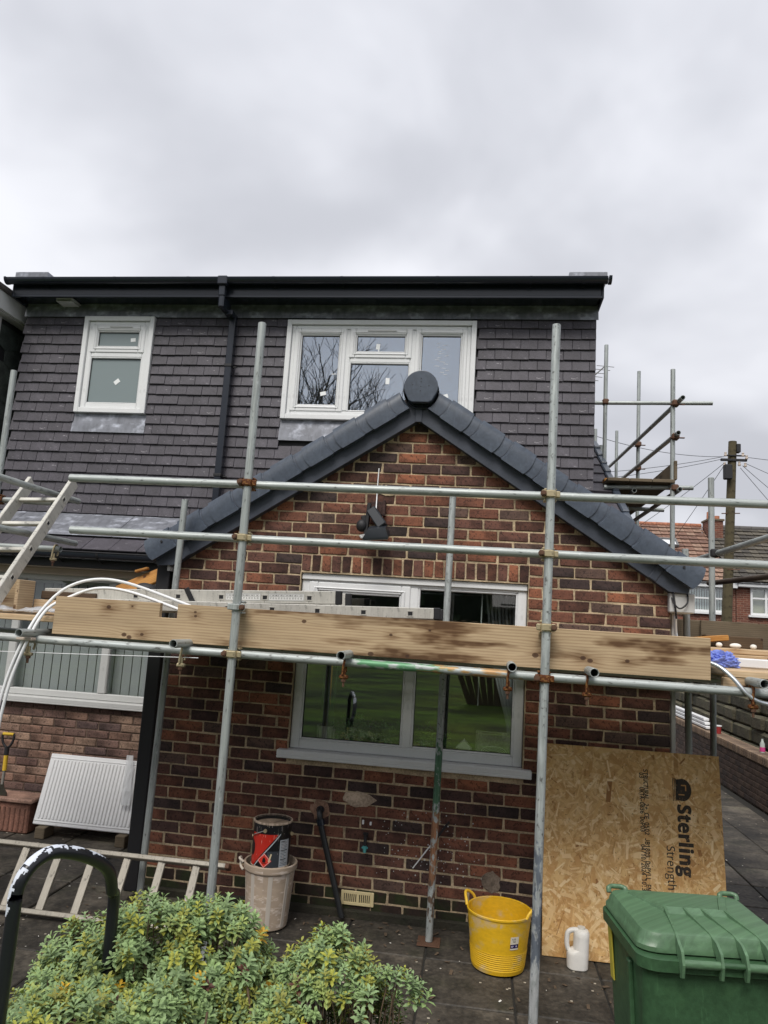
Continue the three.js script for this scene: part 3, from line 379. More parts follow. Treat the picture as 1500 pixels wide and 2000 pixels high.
// ---------------------------------------------------------------- main house: tile-hung dormer above, brick wall and window below
const house = thing('main_house', 'house with a dark tile hung flat roof dormer and white windows', 'building', [-3.4, 0, -3.5]);
{
  const DZ = -1.65, DX0 = -6.43, DX1 = -0.33, r = rng(404);
  const W1 = [-5.72, -4.92, 4.075, 5.15], W2 = [-3.452, -1.49, 4.06, 5.125]; // window openings x0 x1 y0 y1
  const hole = w => [[w[0], w[2]], [w[0], w[3]], [w[1], w[3]], [w[1], w[2]]];
  part('dormer_wall', slab([[DX0, 2.6], [DX1, 2.6], [DX1, 5.42], [DX0, 5.42]], 0.14, [hole(W1), hole(W2)]).translate(0, 0, DZ - 0.14), M.blackMatt, house);
  part('dormer_cheek', [lim(DX0, DX0 + 0.1, 2.6, 5.42, -6.2, DZ - 0.14), lim(DX1 - 0.1, DX1, 2.6, 5.42, -6.2, DZ - 0.14), lim(DX0, DX1, 2.6, 5.42, -6.3, -6.2)], M.blackMatt, house);
  part('flat_roof', [lim(-6.44, -0.27, 5.42, 5.47, -6.35, -1.36), lim(-6.44, -6.06, 5.47, 5.545, -6.35, -1.355, 0.006), lim(-0.62, -0.26, 5.47, 5.53, -6.35, -1.355, 0.006)], M.lead, house);
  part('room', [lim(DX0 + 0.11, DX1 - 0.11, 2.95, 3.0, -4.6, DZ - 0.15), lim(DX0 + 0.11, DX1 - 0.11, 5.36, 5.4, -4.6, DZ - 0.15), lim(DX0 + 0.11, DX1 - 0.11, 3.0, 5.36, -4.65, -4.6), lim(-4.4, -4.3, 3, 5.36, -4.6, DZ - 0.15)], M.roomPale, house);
  // roof line of the extension where it meets the dormer
  const cut = (x, y) => y < 3.60 + 0.19 / Math.cos(Math.atan(SL)) - SL * Math.abs(x - XC) + 0.02;
  // tiles
  const TW = 0.168, G = 0.1085, H = 0.14, geo = []; for (let k = 0; k < 12; k++) { const g = cbox(TW - 0.003, H, 0.012, 0.002, (k % 6) * 0.165 + 0.0825, Math.floor(k / 6) * 0.5 + 0.125 * (k % 4) + 0.065 + 0.005), p = g.attributes.position; for (let i = 0; i < p.count; i++) p.setZ(i, p.getZ(i) + 0.006 * (1 - Math.pow(p.getX(i) / (TW / 2), 2)) * 0.5); geo.push(g); }
  const clipGeo = {}; const list = [];
  const blocks = [[W1[0] - 0.002, W1[1] + 0.002, 3.855, 5.3], [W2[0] - 0.002, W2[1] + 0.002, 3.83, 5.3]];
  for (let row = 0; row < 23; row++) {
    const yb = 5.055 - row * G - (row ? 0 : 0); if (yb < 2.84) break; // bottom edge of the course
    const o = (row % 2) * TW / 2 + 0.006; let n = 0;
    for (let x = DX0 - TW + o; x < DX1 + 0.001; x += TW) {
      let a = Math.max(x, DX0 - 0.012), b = Math.min(x + TW, DX1 + 0.014); if (b - a < 0.03) continue;
      let segs = [[a, b]];
      for (const B of blocks) if (yb < B[3] && yb + G * 0.8 > B[2]) segs = segs.flatMap(([p, q]) => q <= B[0] || p >= B[1] ? [[p, q]] : [[p, B[0]], [B[1], q]].filter(s => s[1] - s[0] > 0.025 && s[0] < q && s[1] > p));
      for (const [p, q] of segs) { const m = (p + q) / 2; if (cut(m, yb + 0.06)) continue; list.push({ x: m, y: yb, w: q - p, h: row === 0 ? 0.1 : H }); }
    }
  }
  list.forEach(t => { t.s = -t.x * 0.4 - (t.w > 0.16 ? 1 : 0) + (t.y < 3.1 ? 0.8 : 0) + (t.x > -1.2 && t.y < 3.6 ? 0.4 : 0); t.s += r() * 1.4; }); list.sort((a, b) => a.s - b.s);
  const rest = [[], [], []];
  list.forEach((t, i) => {
    const k = (r() * 12) | 0; let g = geo[k]; if (t.w < TW - 0.002) { const key = k + ':' + t.w.toFixed(3); g = clipGeo[key] || (clipGeo[key] = geo[k].clone().scale((t.w - 0.002) / (TW - 0.003), 1, 1)); }
    const mi = (r() * 3) | 0, tilt = 0.16 + (r() - 0.5) * 0.045, rz = (r() - 0.5) * 0.022, X = t.x, Y = t.y + H / 2 + (r() - 0.5) * 0.006, Zz = DZ + 0.024 + (r() - 0.5) * 0.003;
    if (i < 300) { const m = place('hanging_tile', g, M.tile[mi], house, X, Y, Zz); m.rotation.set(-tilt, 0, rz); }
    else rest[mi].push(g.clone().rotateZ(rz).rotateX(-tilt).translate(X, Y, Zz));
  });
  rest.forEach((g, i) => part('further_tiles', g, M.tile[i], house).userData.kind = 'stuff');
  // lead flashings
  const dress = (x0, x1, y0, y1, z0, z1, seed) => { const g = new THREE.PlaneGeometry(x1 - x0, y1 - y0, Math.max(8, ((x1 - x0) * 14) | 0), 6).translate((x0 + x1) / 2, (y0 + y1) / 2, 0), p = g.attributes.position, u = g.attributes.uv; for (let i = 0; i < p.count; i++) { const f = (p.getY(i) - y0) / (y1 - y0); p.setZ(i, z0 + (z1 - z0) * f + 0.006 * (fbm3(p.getX(i) * 9, p.getY(i) * 9, seed, 3) - 0.5)); u.setXY(i, p.getX(i) + seed * 0.31, p.getY(i)); } g.computeVertexNormals(); return thick(g, 0.003); };
  function thick(g, d) { const a = g.toNonIndexed(), b = a.clone(), p = b.attributes.position, n = b.attributes.normal; for (let i = 0; i < p.count; i++) p.setXYZ(i, p.getX(i) - n.getX(i) * d, p.getY(i) - n.getY(i) * d, p.getZ(i) - n.getZ(i) * d); for (let i = 0; i < p.count; i += 3) for (const q of [p, n, b.attributes.uv]) { const s = q.itemSize; for (let c = 0; c < s; c++) { const t = q.array[(i + 1) * s + c]; q.array[(i + 1) * s + c] = q.array[(i + 2) * s + c]; q.array[(i + 2) * s + c] = t; } } for (let i = 0; i < n.array.length; i++) n.array[i] *= -1; return mg([a, b]); }
  [[-6.44, -5.1], [-5.11, -3.95], [-3.96, -2.6], [-2.61, -1.55], [-1.56, -0.30]].forEach(([a, b], i) => part('lead_flashing', dress(a, b, 5.145, 5.335, DZ + 0.052 - (i % 2) * 0.003, DZ + 0.02 - (i % 2) * 0.003, i + 1), M.lead, house));
  part('lead_apron', dress(W1[0] - 0.01, W1[1] + 0.01, 3.865, W1[2] + 0.005, DZ + 0.045, DZ + 0.016, 8), M.lead, house);
  part('lead_apron', dress(W2[0] - 0.005, W2[1] + 0.01, 3.835, W2[2] + 0.005, DZ + 0.045, DZ + 0.016, 9), M.lead, house);
  // eaves: soffit, fascia, drip trim, gutter with brackets
  part('soffit', lim(-6.42, -0.32, 5.30, 5.32, DZ - 0.02, -1.385, 0.002), M.black, house);
  part('fascia', [lim(-6.43, -0.31, 5.262, 5.42, -1.384, -1.362, 0.004), lim(-6.43, -0.31, 5.258, 5.285, -1.361, -1.352, 0.004)], M.black, house);
  part('fascia_return', [lim(-6.452, -6.432, 5.262, 5.42, -6.2, -1.362, 0.003), lim(-0.308, -0.288, 5.262, 5.42, -6.2, -1.362, 0.003)], M.black, house);
  part('drip_trim', lim(-6.44, -0.28, 5.425, 5.476, -1.357, -1.332, 0.008), M.lead, house);
  const gut = grp('gutter', house), prof = []; for (let i = 0; i <= 10; i++) { const t = Math.PI + i / 10 * Math.PI; prof.push([0.052 * Math.cos(t), 0.058 * Math.sin(t)]); } for (let i = 10; i >= 0; i--) { const t = Math.PI + i / 10 * Math.PI; prof.push([0.048 * Math.cos(t), 0.054 * Math.sin(t) + 0.001]); }
  part('gutter_run', creased(slab(prof, 6.2).rotateY(Math.PI / 2).translate(-6.47, 5.432, -1.295), 0.7), M.black, gut);
  for (const x of [-6.485, -0.262]) part('gutter_stop_end', creased(slab(prof.slice(0, 11).map(p => [p[0] * 1.12, p[1] * 1.12]), 0.03, [], 0.004).rotateY(Math.PI / 2).translate(x, 5.435, -1.295)), M.black, gut);
  for (const x of [-6.05, -5.25, -4.45, -3.55, -2.85, -1.9, -1.0, -0.5]) part('gutter_bracket', [creased(slab(prof.map(p => [p[0] * 1.06, p[1] * 1.07 - 0.001]), 0.025).rotateY(Math.PI / 2).translate(x, 5.433, -1.295)), lim(x, x + 0.025, 5.36, 5.44, -1.36, -1.345, 0.003)], M.black, gut);
  const dp = grp('downpipe', house);
  part('outlet', [lim(-4.125, -4.02, 5.35, 5.445, -1.35, -1.238, 0.01), lim(-4.11, -4.045, 5.24, 5.35, -1.335, -1.265, 0.008)], M.black, dp);
  part('offset_bend', [lim(-4.105, -4.045, 5.12, 5.25, -1.5, -1.27, 0.012)].map(g => g.translate(4.075, -5.185, 1.385).rotateX(0.0).translate(-4.075, 5.185, -1.385)), M.black, dp);
  part('pipe_run', lim(-4.065, -3.997, 2.9, 5.15, -1.585, -1.52, 0.006), M.black, dp);
  part('offset_shoe', lim(-4.085, -4.0, 5.10, 5.16, -1.6, -1.42, 0.008), M.black, dp);
  for (const y of [4.58, 3.42]) part('pipe_clip', [lim(-4.072, -3.99, y, y + 0.03, -1.6, -1.512, 0.004), lim(-3.99, -3.95, y, y + 0.012, -1.575, -1.555, 0.002)], M.blackMatt, dp);
  part('soffit_vent', [lim(-5.99, -5.80, 5.278, 5.29, -1.62, -1.44, 0.003), lim(-5.985, -5.805, 5.255, 5.262, -1.60, -1.45, 0.002), lim(-5.985, -5.975, 5.25, 5.3, -1.6, -1.44, 0.002), lim(-5.82, -5.81, 5.25, 5.3, -1.6, -1.44, 0.002)], M.upvcDull, house);
  // dormer windows
  const z = DZ + 0.035;
  { const w = grp('window', house), [x0, x1, y0, y1] = W1;
    part('window_frame', [...rect(x0, x1, y0, y1, 0.05, z - 0.09, z + 0.03, 0.004), ...rect(x0 + 0.051, x1 - 0.051, y0 + 0.051, y1 - 0.051, 0.06, z - 0.09, z + 0.004, 0.008)], M.upvc, w); part('transom', lim(x0 + 0.11, x1 - 0.11, 4.695, 4.755, z - 0.08, z + 0.003, 0.008), M.upvc, w);
    const a = light(w, x0 + 0.1, x1 - 0.1, 4.752, y1 - 0.1, z, { sash: 0.065, glass: M.obscure }); const b = light(w, x0 + 0.105, x1 - 0.105, y0 + 0.105, 4.697, z, { glass: M.obscure });
    part('trickle_vent', lim(-5.42, -5.16, y1 - 0.128, y1 - 0.113, z + 0.015, z + 0.026, 0.003), M.upvcDull, w);
    sticker(w, -5.16, 4.90, z - 0.019, 0.1, 0.055, 0.04); sticker(w, -5.29, 4.43, z - 0.019, 0.7, 0.065, 0.045); }
  { const w = grp('window', house), [x0, x1, y0, y1] = W2;
    part('window_frame', [...rect(x0, x1, y0, y1, 0.05, z - 0.09, z + 0.03, 0.004), ...rect(x0 + 0.051, x1 - 0.051, y0 + 0.051, y1 - 0.051, 0.045, z - 0.09, z + 0.004, 0.008)], M.upvc, w);
    part('mullion', lim(-2.83, -2.77, y0 + 0.1, y1 - 0.1, z - 0.08, z + 0.003, 0.008), M.upvc, w); part('mullion', lim(-2.15, -2.09, y0 + 0.1, y1 - 0.1, z - 0.08, z + 0.003, 0.008), M.upvc, w); part('transom', lim(-2.77, -2.15, 4.675, 4.735, z - 0.08, z + 0.002, 0.008), M.upvc, w);
    light(w, x0 + 0.095, -2.825, y0 + 0.095, y1 - 0.095, z, { sash: 0.062, glass: M.glassSky }); light(w, -2.775, -2.145, 4.73, y1 - 0.095, z, { sash: 0.062, glass: M.glassSky }); light(w, -2.772, -2.148, y0 + 0.097, 4.678, z, { glass: M.glassSky }); light(w, -2.095, x1 - 0.095, y0 + 0.095, y1 - 0.095, z, { sash: 0.055, glass: M.glassSky });
    part('trickle_vent', lim(-2.6, -2.3, y1 - 0.122, y1 - 0.107, z + 0.015, z + 0.026, 0.003), M.upvcDull, w);
    sticker(w, -3.03, 4.345, z - 0.019, 0.25, 0.06, 0.04); sticker(w, -2.49, 4.855, z - 0.019, 1.5, 0.06, 0.04); sticker(w, -2.37, 4.49, z - 0.019, 1.55, 0.065, 0.04); sticker(w, -1.78, 4.34, z - 0.019, 0.3, 0.065, 0.04);
    sticker(w, -2.93, 4.555, z - 0.019, 0.05, 0.05, 0.008); sticker(w, -2.48, 4.80, z - 0.019, 1.7, 0.05, 0.012);
    const sc = [], q = rng(9); for (let i = 0; i < 16; i++) sc.push(cbox(0.02 + 0.04 * q(), 0.003, 0.0006, 0.0001).rotateZ(-0.2 + 0.5 * q()).translate(-1.85 + 0.12 * (q() - 0.3), 4.9 - i * 0.022, z - 0.0192)); part('tape_marks', sc, M.sticker, w); }
  // roof strip between dormer and eaves
  const slope = (x0, x1, y0, z0, y1, z1, t, m, n) => { const L = Math.hypot(y1 - y0, z1 - z0), a = Math.atan2(y1 - y0, -(z1 - z0)); return part(n, cbox(x1 - x0, t, L, 0.003, x0, z0).rotateX(a).translate((x0 + x1) / 2, (y0 + y1) / 2, (z0 + z1) / 2), m, house); };
  slope(-7.3, -3.72, 2.535, -1.0, 2.92, -1.66, 0.03, M.blackMatt, 'roof_deck');
  for (let k = 0; k < 13; k++) slope(-7.3 + k * 0.276, -7.3 + k * 0.276 + 0.272, 2.572, -0.995 + 0.002 * (k % 2), 2.76, -1.315, 0.016, M.tile[k % 3], 'roof_tile');
  for (let k = 0; k < 3; k++) slope(-7.3 + k * 1.195, -7.3 + k * 1.195 + 1.19, 2.722, -1.19 + 0.001 * k, 2.985, -1.62, 0.006, M.lead, 'lead_flashing');
  const gut2 = grp('gutter', house); part('gutter_run', creased(slab(prof, 3.5).rotateY(Math.PI / 2).translate(-7.3, 2.53, -0.965), 0.7), M.black, gut2); for (const x of [-6.6, -5.75, -5.3, -4.9, -4.32]) part('gutter_bracket', [creased(slab(prof.map(p => [p[0] * 1.06, p[1] * 1.07]), 0.025).rotateY(Math.PI / 2).translate(x, 2.531, -0.965)), path([[x + 0.012, 2.47, -0.97], [x + 0.012, 2.45, -1.02], [x + 0.012, 2.46, -1.06]], 0.006, 10, 6)], M.blackMatt, gut2);
  part('lower_fascia', lim(-7.3, -3.74, 2.40, 2.53, -1.06, -1.035, 0.003), M.blackMatt, house);
  part('lower_soffit', lim(-7.3, -3.74, 2.395, 2.41, -1.25, -1.062, 0.002), M.cream, house);
  part('window_head_board', lim(-7.3, -3.74, 2.33, 2.394, -1.30, -1.225, 0.004), M.cream, house);
  // brick wall under the long window
  const LZ = -1.25; part('mortar_wall', lim(-7.3, -3.73, -0.05, 1.12, LZ - 0.25, LZ - 0.007, 0.002), M.mortarDull, house);
  const hg = {}, hb = (l, v) => { const k = l.toFixed(3) + v; return hg[k] || (hg[k] = cbox(l, 0.066, 0.07, 0.006, v * 0.23, v * 0.11)); };
  for (let i = 0; i < 15; i++) { const y = 1.085 - i * 0.0755; let x = -3.73 - (i % 2 ? 0.1125 : 0); if (i % 2) place('brick', hb(0.1025, 1), M.houseBricks[(r() * 6) | 0], house, -3.785, y, LZ - 0.035); while (x > -6.3) { place('brick', hb(0.215, (r() * 4) | 0), M.houseBricks[i === 0 ? 1 : (r() * 6) | 0], house, x - 0.1075 - 0.002, y, LZ - 0.035 + (r() - 0.5) * 0.006); x -= 0.225; } }
  part('further_bricks', lim(-7.3, -6.4, 0, 1.12, LZ - 0.05, LZ, 0.004), M.houseBricks[1], house);
  // long lower window with vertical blinds
  const w = grp('window', house), lz = LZ - 0.05;
  part('window_frame', rect(-6.75, -3.76, 1.165, 2.335, 0.06, lz - 0.06, lz + 0.012, 0.006), M.upvcDull, w); for (const x of [-5.9, -4.93, -4.28]) part('mullion', lim(x, x + 0.085, 1.226, 2.274, lz - 0.055, lz + 0.013, 0.01), M.upvcDull, w);
  part('sash', rect(-4.84, -4.285, 1.9, 2.27, 0.055, lz - 0.04, lz + 0.02, 0.008), M.upvcDull, w);
  for (const [a, b] of [[-6.69, -5.9], [-5.815, -4.93], [-4.845, -4.28], [-4.195, -3.82]]) part('pane', lim(a + 0.002, b - 0.002, 1.227, 2.273, lz - 0.02, lz - 0.019, 0.0002), M.glassPlain, w);
  part('sill', [lim(-6.8, -3.76, 1.118, 1.163, LZ - 0.14, LZ + 0.055, 0.006), lim(-6.8, -3.76, 1.105, 1.122, LZ + 0.03, LZ + 0.0555, 0.004)], M.upvcDull, w);
  const bl = grp('vertical_blind', house); part('head_rail', lim(-6.7, -3.8, 2.25, 2.29, lz - 0.16, lz - 0.11), M.upvcDull, bl);
  const sg = cbox(0.080, 1.05, 0.002, 0.0005); for (let k = 0; k < 31; k++) { const m = place('blind_slat', sg, M.blind, bl, -6.66 + k * 0.0925, 1.735, lz - 0.13); m.rotation.y = 0.12 + 0.1 * (r() - 0.5); }
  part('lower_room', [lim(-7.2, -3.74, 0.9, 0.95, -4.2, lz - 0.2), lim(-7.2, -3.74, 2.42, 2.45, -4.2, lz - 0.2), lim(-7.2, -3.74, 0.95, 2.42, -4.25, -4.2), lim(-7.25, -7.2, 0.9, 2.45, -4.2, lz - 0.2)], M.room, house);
  // right flank: gable wall of the house, roof edge with tiles beside the dormer
  part('flank_wall', slab([[1.35, -0.05], [8.3, -0.05], [8.3, 2.4], [4.83, 4.43], [1.35, 2.4]], 0.24).rotateY(Math.PI / 2).translate(-0.18, 0, 0), M.bricks[4], house);
  const R0 = [2.80, -1.02], R1 = [4.52, -3.96]; // verge line (y, z)
  const L = Math.hypot(R1[0] - R0[0], R1[1] - R0[1]), an = Math.atan2(R1[0] - R0[0], -(R1[1] - R0[1]));
  part('roof_deck', cbox(0.36, 0.05, L, 0.004).rotateX(an).translate(-0.16, (R0[0] + R1[0]) / 2 - 0.07, (R0[1] + R1[1]) / 2), M.blackMatt, house);
  for (let k = 0; k < 11; k++) { const f = (k + 0.5) / 11, y = R0[0] + (R1[0] - R0[0]) * f, zz = R0[1] + (R1[1] - R0[1]) * f, c = Math.cos(an), s = Math.sin(an);
    const a = an - 0.07; const m = place('roof_tile', cbox(0.27, 0.02, 0.36, 0.004, k * 0.2, 0).rotateX(a), M.tile[k % 3], house, -0.155, y - 0.02, zz); const e = place('verge_cap', cbox(0.075, 0.055, 0.355, 0.012).rotateX(a), M.anth, house, 0.02, y - 0.008, zz); }
}
{ // neighbour on the left: slate hung dormer cheek under a white fascia
  const nb = thing('neighbour_dormer', 'dark green slate hung dormer with white fascia at the left edge', 'building', [-8.2, 0, -2.6]);
  const slate = [[0.085, 0.105, 0.098], [0.07, 0.09, 0.085], [0.105, 0.125, 0.115]].map(c => mat(c, { map: T.mortar, roughness: 0.6 }));
  part('wall_core', lim(-10.5, -6.665, -0.05, 5.1, -6, -1.47), M.blackMatt, nb);
  const r = rng(6), sg = slab([[-0.19, 0.2], [-0.19, 0.0], [0.0, -0.075], [0.19, 0.0], [0.19, 0.2]], 0.008, [], 0.001);
  for (let j = 0; j < 13; j++) for (let i = 0; i < 5; i++) { const m = place('slate', sg, slate[(r() * 3) | 0], nb, -6.66, 4.84 - j * 0.2, -1.66 - (i + (j % 2) * 0.5) * 0.385); m.rotation.set(-0.0, Math.PI / 2, 0); m.rotateX(-0.03); }
  part('fascia', [lim(-6.56, -6.53, 5.118, 5.31, -6, -1.05, 0.004), lim(-10.6, -6.562, 5.118, 5.31, -1.08, -1.05, 0.004)], M.upvc, nb); part('soffit', lim(-10.5, -6.562, 5.105, 5.125, -6, -1.082), M.upvcDull, nb);
  part('roof_edge', [lim(-10.6, -6.50, 5.311, 5.375, -6, -1.02, 0.01)], M.roofTile, nb); part('corner_trim', lim(-6.675, -6.635, 1.9, 5.10, -1.51, -1.44), M.upvcDull, nb);
}

// ---------------------------------------------------------------- scaffold in front of the extension
const ZO = 1.35, ZR = 1.299; // outer standards, rails fixed on their house side
const sc = thing('scaffold', 'galvanised tube scaffold standing in front of the brick extension', 'scaffold', [-1.9, 0, 0.8]);
// right angle coupler: band round the standard, jaw round the rail, flap and bolt
function coupler(parent, x, y, z, o = {}) {
  const { m = M.zinc, side = 1, a = 0, back = 1 } = o, g = [];
  const band = []; for (let i = 0; i <= 14; i++) { const t = -0.15 * Math.PI + i / 14 * 1.3 * Math.PI; band.push([0.031 * Math.cos(t), 0.031 * Math.sin(t)]); } for (let i = 14; i >= 0; i--) { const t = -0.15 * Math.PI + i / 14 * 1.3 * Math.PI; band.push([0.0255 * Math.cos(t), 0.0255 * Math.sin(t)]); }
  g.push(creased(slab(band, 0.042).rotateX(-Math.PI / 2).rotateY(Math.PI).translate(0, -0.021, 0).rotateY(Math.PI)).rotateY(Math.PI / 2 * 0 + Math.PI));
  g.push(cbox(0.052, 0.034, 0.009, 0.003).translate(0, 0, 0.0315), cbox(0.024, 0.042, 0.03, 0.005).translate(side * -0.038, 0, 0.012), cbox(0.026, 0.036, 0.02, 0.005).translate(side * 0.04, 0, 0.006));
  g.push(cbox(0.07, 0.012, 0.06, 0.004).translate(0, 0.031, -0.04 * back), cbox(0.07, 0.012, 0.06, 0.004).translate(0, -0.031, -0.04 * back));
  const c = new THREE.Mesh(mg(g), m); c.name = 'coupler'; c.castShadow = c.receiveShadow = true; c.position.set(x, y, z); c.rotation.set(0, 0, a); off(c, parent);
  const b = new THREE.Mesh(mg([cyl([side * -0.04, 0, 0.02], [side * -0.04, 0, 0.05], 0.009, 10), cyl([side * -0.04, 0, 0.034], [side * -0.04, 0, 0.046], 0.0155, 6), cyl([side * -0.04, 0, 0.026], [side * -0.04, 0, 0.03], 0.018, 12)]), M.rustBolt); b.name = 'bolt'; b.castShadow = b.receiveShadow = true; c.add(b);
}
function hookCoupler(parent, x, y, z, m = M.zinc) { // hangs a transom on the ledger, T bolt below
  const h = []; for (let i = 0; i <= 10; i++) { const t = Math.PI * (0.0 + i / 10); h.push([x + 0.0, y + 0.032 * Math.sin(t), z + 0.032 * Math.cos(t)]); }
  part('coupler', [path([[x - 0.006, y - 0.07, z + 0.036], [x - 0.004, y - 0.03, z + 0.034], ...h, [x, y - 0.03, z - 0.034], [x + 0.004, y - 0.055, z - 0.02]], 0.007, 40, 7), cbox(0.05, 0.022, 0.03, 0.006).translate(x, y - 0.082, z + 0.02), cbox(0.02, 0.05, 0.018, 0.005).translate(x, y - 0.06, z + 0.022)], m, parent);
  part('bolt', [cyl([x, y - 0.07, z + 0.02], [x, y - 0.135, z + 0.02], 0.0065, 8), cyl([x, y - 0.093, z + 0.02], [x, y - 0.107, z + 0.02], 0.014, 6)], M.rustBolt, parent);
}
{
  const S = (n, a, b, m = M.galv) => part(n, tube(a, b), m, sc);
  S('standard', [-2.737, 0.008, ZO], [-2.737, 3.832, ZO]); S('standard', [-0.993, 0.008, ZO], [-0.973, 3.835, ZO], galvPaint(3.83, [[0.0, 0.85, [1, 1, 1], 0.42], [0.3, 1.0, [0.6, 0.63, 0.68], 0.35]]));
  const paint = (seed, a, b, c) => { const q = T.galv; return c; };
  S('standard', [-1.588, 0.008, 0.26], [-1.57, 3.0, 0.26], galvPaint(2.99, [[0.8, 1.25, [0.42, 0.6, 0.47], 0.46], [0.3, 0.85, [0.78, 0.56, 0.42], 0.36], [0.1, 0.4, [0.55, 0.45, 0.38], 0.3]])); S('standard', [-3.618, 0.008, 0.26], [-3.58, 2.89, 0.26]); S('standard', [0.215, 0.008, -0.25], [0.165, 2.75, -0.25]); S('standard', [0.53, 0.008, -0.8], [0.515, 3.42, -0.8]); S('standard', [-5.17, 0.008, 0.2], [-5.17, 3.9, 0.2]);
  for (const [x, z] of [[-1.588, 0.26], [-3.618, 0.26], [-2.737, ZO], [-0.993, ZO], [0.215, -0.25], [0.53, -0.8], [-5.17, 0.2]]) part('base_plate', [cbox(0.15, 0.006, 0.15, 0.001).translate(x, 0.004, z), cyl([x, 0.006, z], [x, 0.05, z], 0.0185, 12)], M.rustBolt, sc);
  S('guard_rail', [-3.895, 2.835, ZR], [1.4, 2.835, ZR - 0.006]); S('guard_rail', [-3.85, 2.512, ZR], [1.4, 2.497, ZR - 0.004]);
  S('ledger', [-5.6, 1.848, ZR], [1.5, 1.818, ZR], galvPaint(7.1, [[3.55, 4.2, [0.5, 0.74, 0.55], 0.36], [3.95, 4.45, [0.92, 0.72, 0.5], 0.33], [1.1, 1.9, [0.98, 0.98, 0.96], 0.34]])); S('ledger', [-5.6, 1.83, 0.31], [0.3, 1.83, 0.31]);
  for (const [x, dx, zf] of [[-3.99, -0.03, 1.47], [-3.035, -0.05, 1.50], [-2.075, -0.03, 1.53], [-1.165, 0.06, 1.50], [-0.745, 0.07, 1.50], [0.10, 0.09, 1.46]]) { S('transom', [x, 1.879, zf], [x + 0.01, 1.876, 0.1], M.galv); hookCoupler(sc, x - 0.012, 1.835, ZR + 0.01, x < -2.5 ? M.zinc : M.rust); }
  for (const [x, y, s, m] of [[-2.737, 2.835, 1, M.rust], [-2.737, 2.509, 1, M.zinc], [-2.737, 1.838, 1, M.zinc], [-0.98, 2.835, 1, M.zinc], [-0.982, 2.5, 1, M.zinc], [-0.986, 1.824, 1, M.rust], [-2.737, 2.105, -1, M.galv], [-0.984, 2.097, -1, M.zinc]]) coupler(sc, x, y, ZO, { m, side: s, a: -0.01 });
  // return rails: right side towards the back, left side by the ladder
  S('guard_rail', [0.56, 2.79, -1.4], [0.56, 2.79, 1.35]); S('guard_rail', [0.80, 2.62, -1.84], [0.86, 2.575, 0.5], mat([0.12, 0.085, 0.065], { map: T.galv, metalness: 0.2, roughness: 0.6 }));
  part('coupler', [cbox(0.07, 0.07, 0.07, 0.012).translate(0.535, 2.79, -0.8)], M.blackMatt, sc);
  S('guard_rail', [-4.62, 2.885, -0.05], [-4.62, 2.885, 1.6]); S('guard_rail', [-4.62, 2.545, -0.08], [-4.62, 2.545, 1.6]); S('guard_rail', [-6.1, 2.85, 0.15], [-4.72, 2.84, 0.15]); S('guard_rail', [-6.1, 2.475, 0.15], [-4.6, 2.475, 0.15]);
  coupler(sc, -5.17, 2.845, 0.2, { m: M.rust }); hookCoupler(sc, -4.64, 2.475, 0.15, M.zinc);
}
function board(name, x0, x1, y0, y1, z0, z1, m, label, cat = 'board', group, ou = 0) { return solo(name, lim(x0, x1, y0, y1, z0, z1, 0.004, ou, -y0 + 0.005), m, label, cat, group); }
{ // toe board with a notch cut out of its top edge
  const y0 = 1.870, y1 = 2.102, g = slab([[-3.905, y0 + 0.008], [-0.105, y0], [-0.105, y1 - 0.008], [-3.125, y1], [-3.125, y1 - 0.085], [-3.235, y1 - 0.085], [-3.235, y1], [-3.905, y1 + 0.004]], 0.038, [], 0.003).translate(0, 0, 1.235), u = g.attributes.uv, p = g.attributes.position;
  for (let i = 0; i < u.count; i++) u.setXY(i, p.getX(i) + 0.35, p.getY(i) - y0 + 0.004 + (p.getZ(i) - 1.27) * 0.3); solo('toe_board', g, M.wood, 'long pale timber toe board with a notch, clamped behind the front scaffold poles', 'board');
}
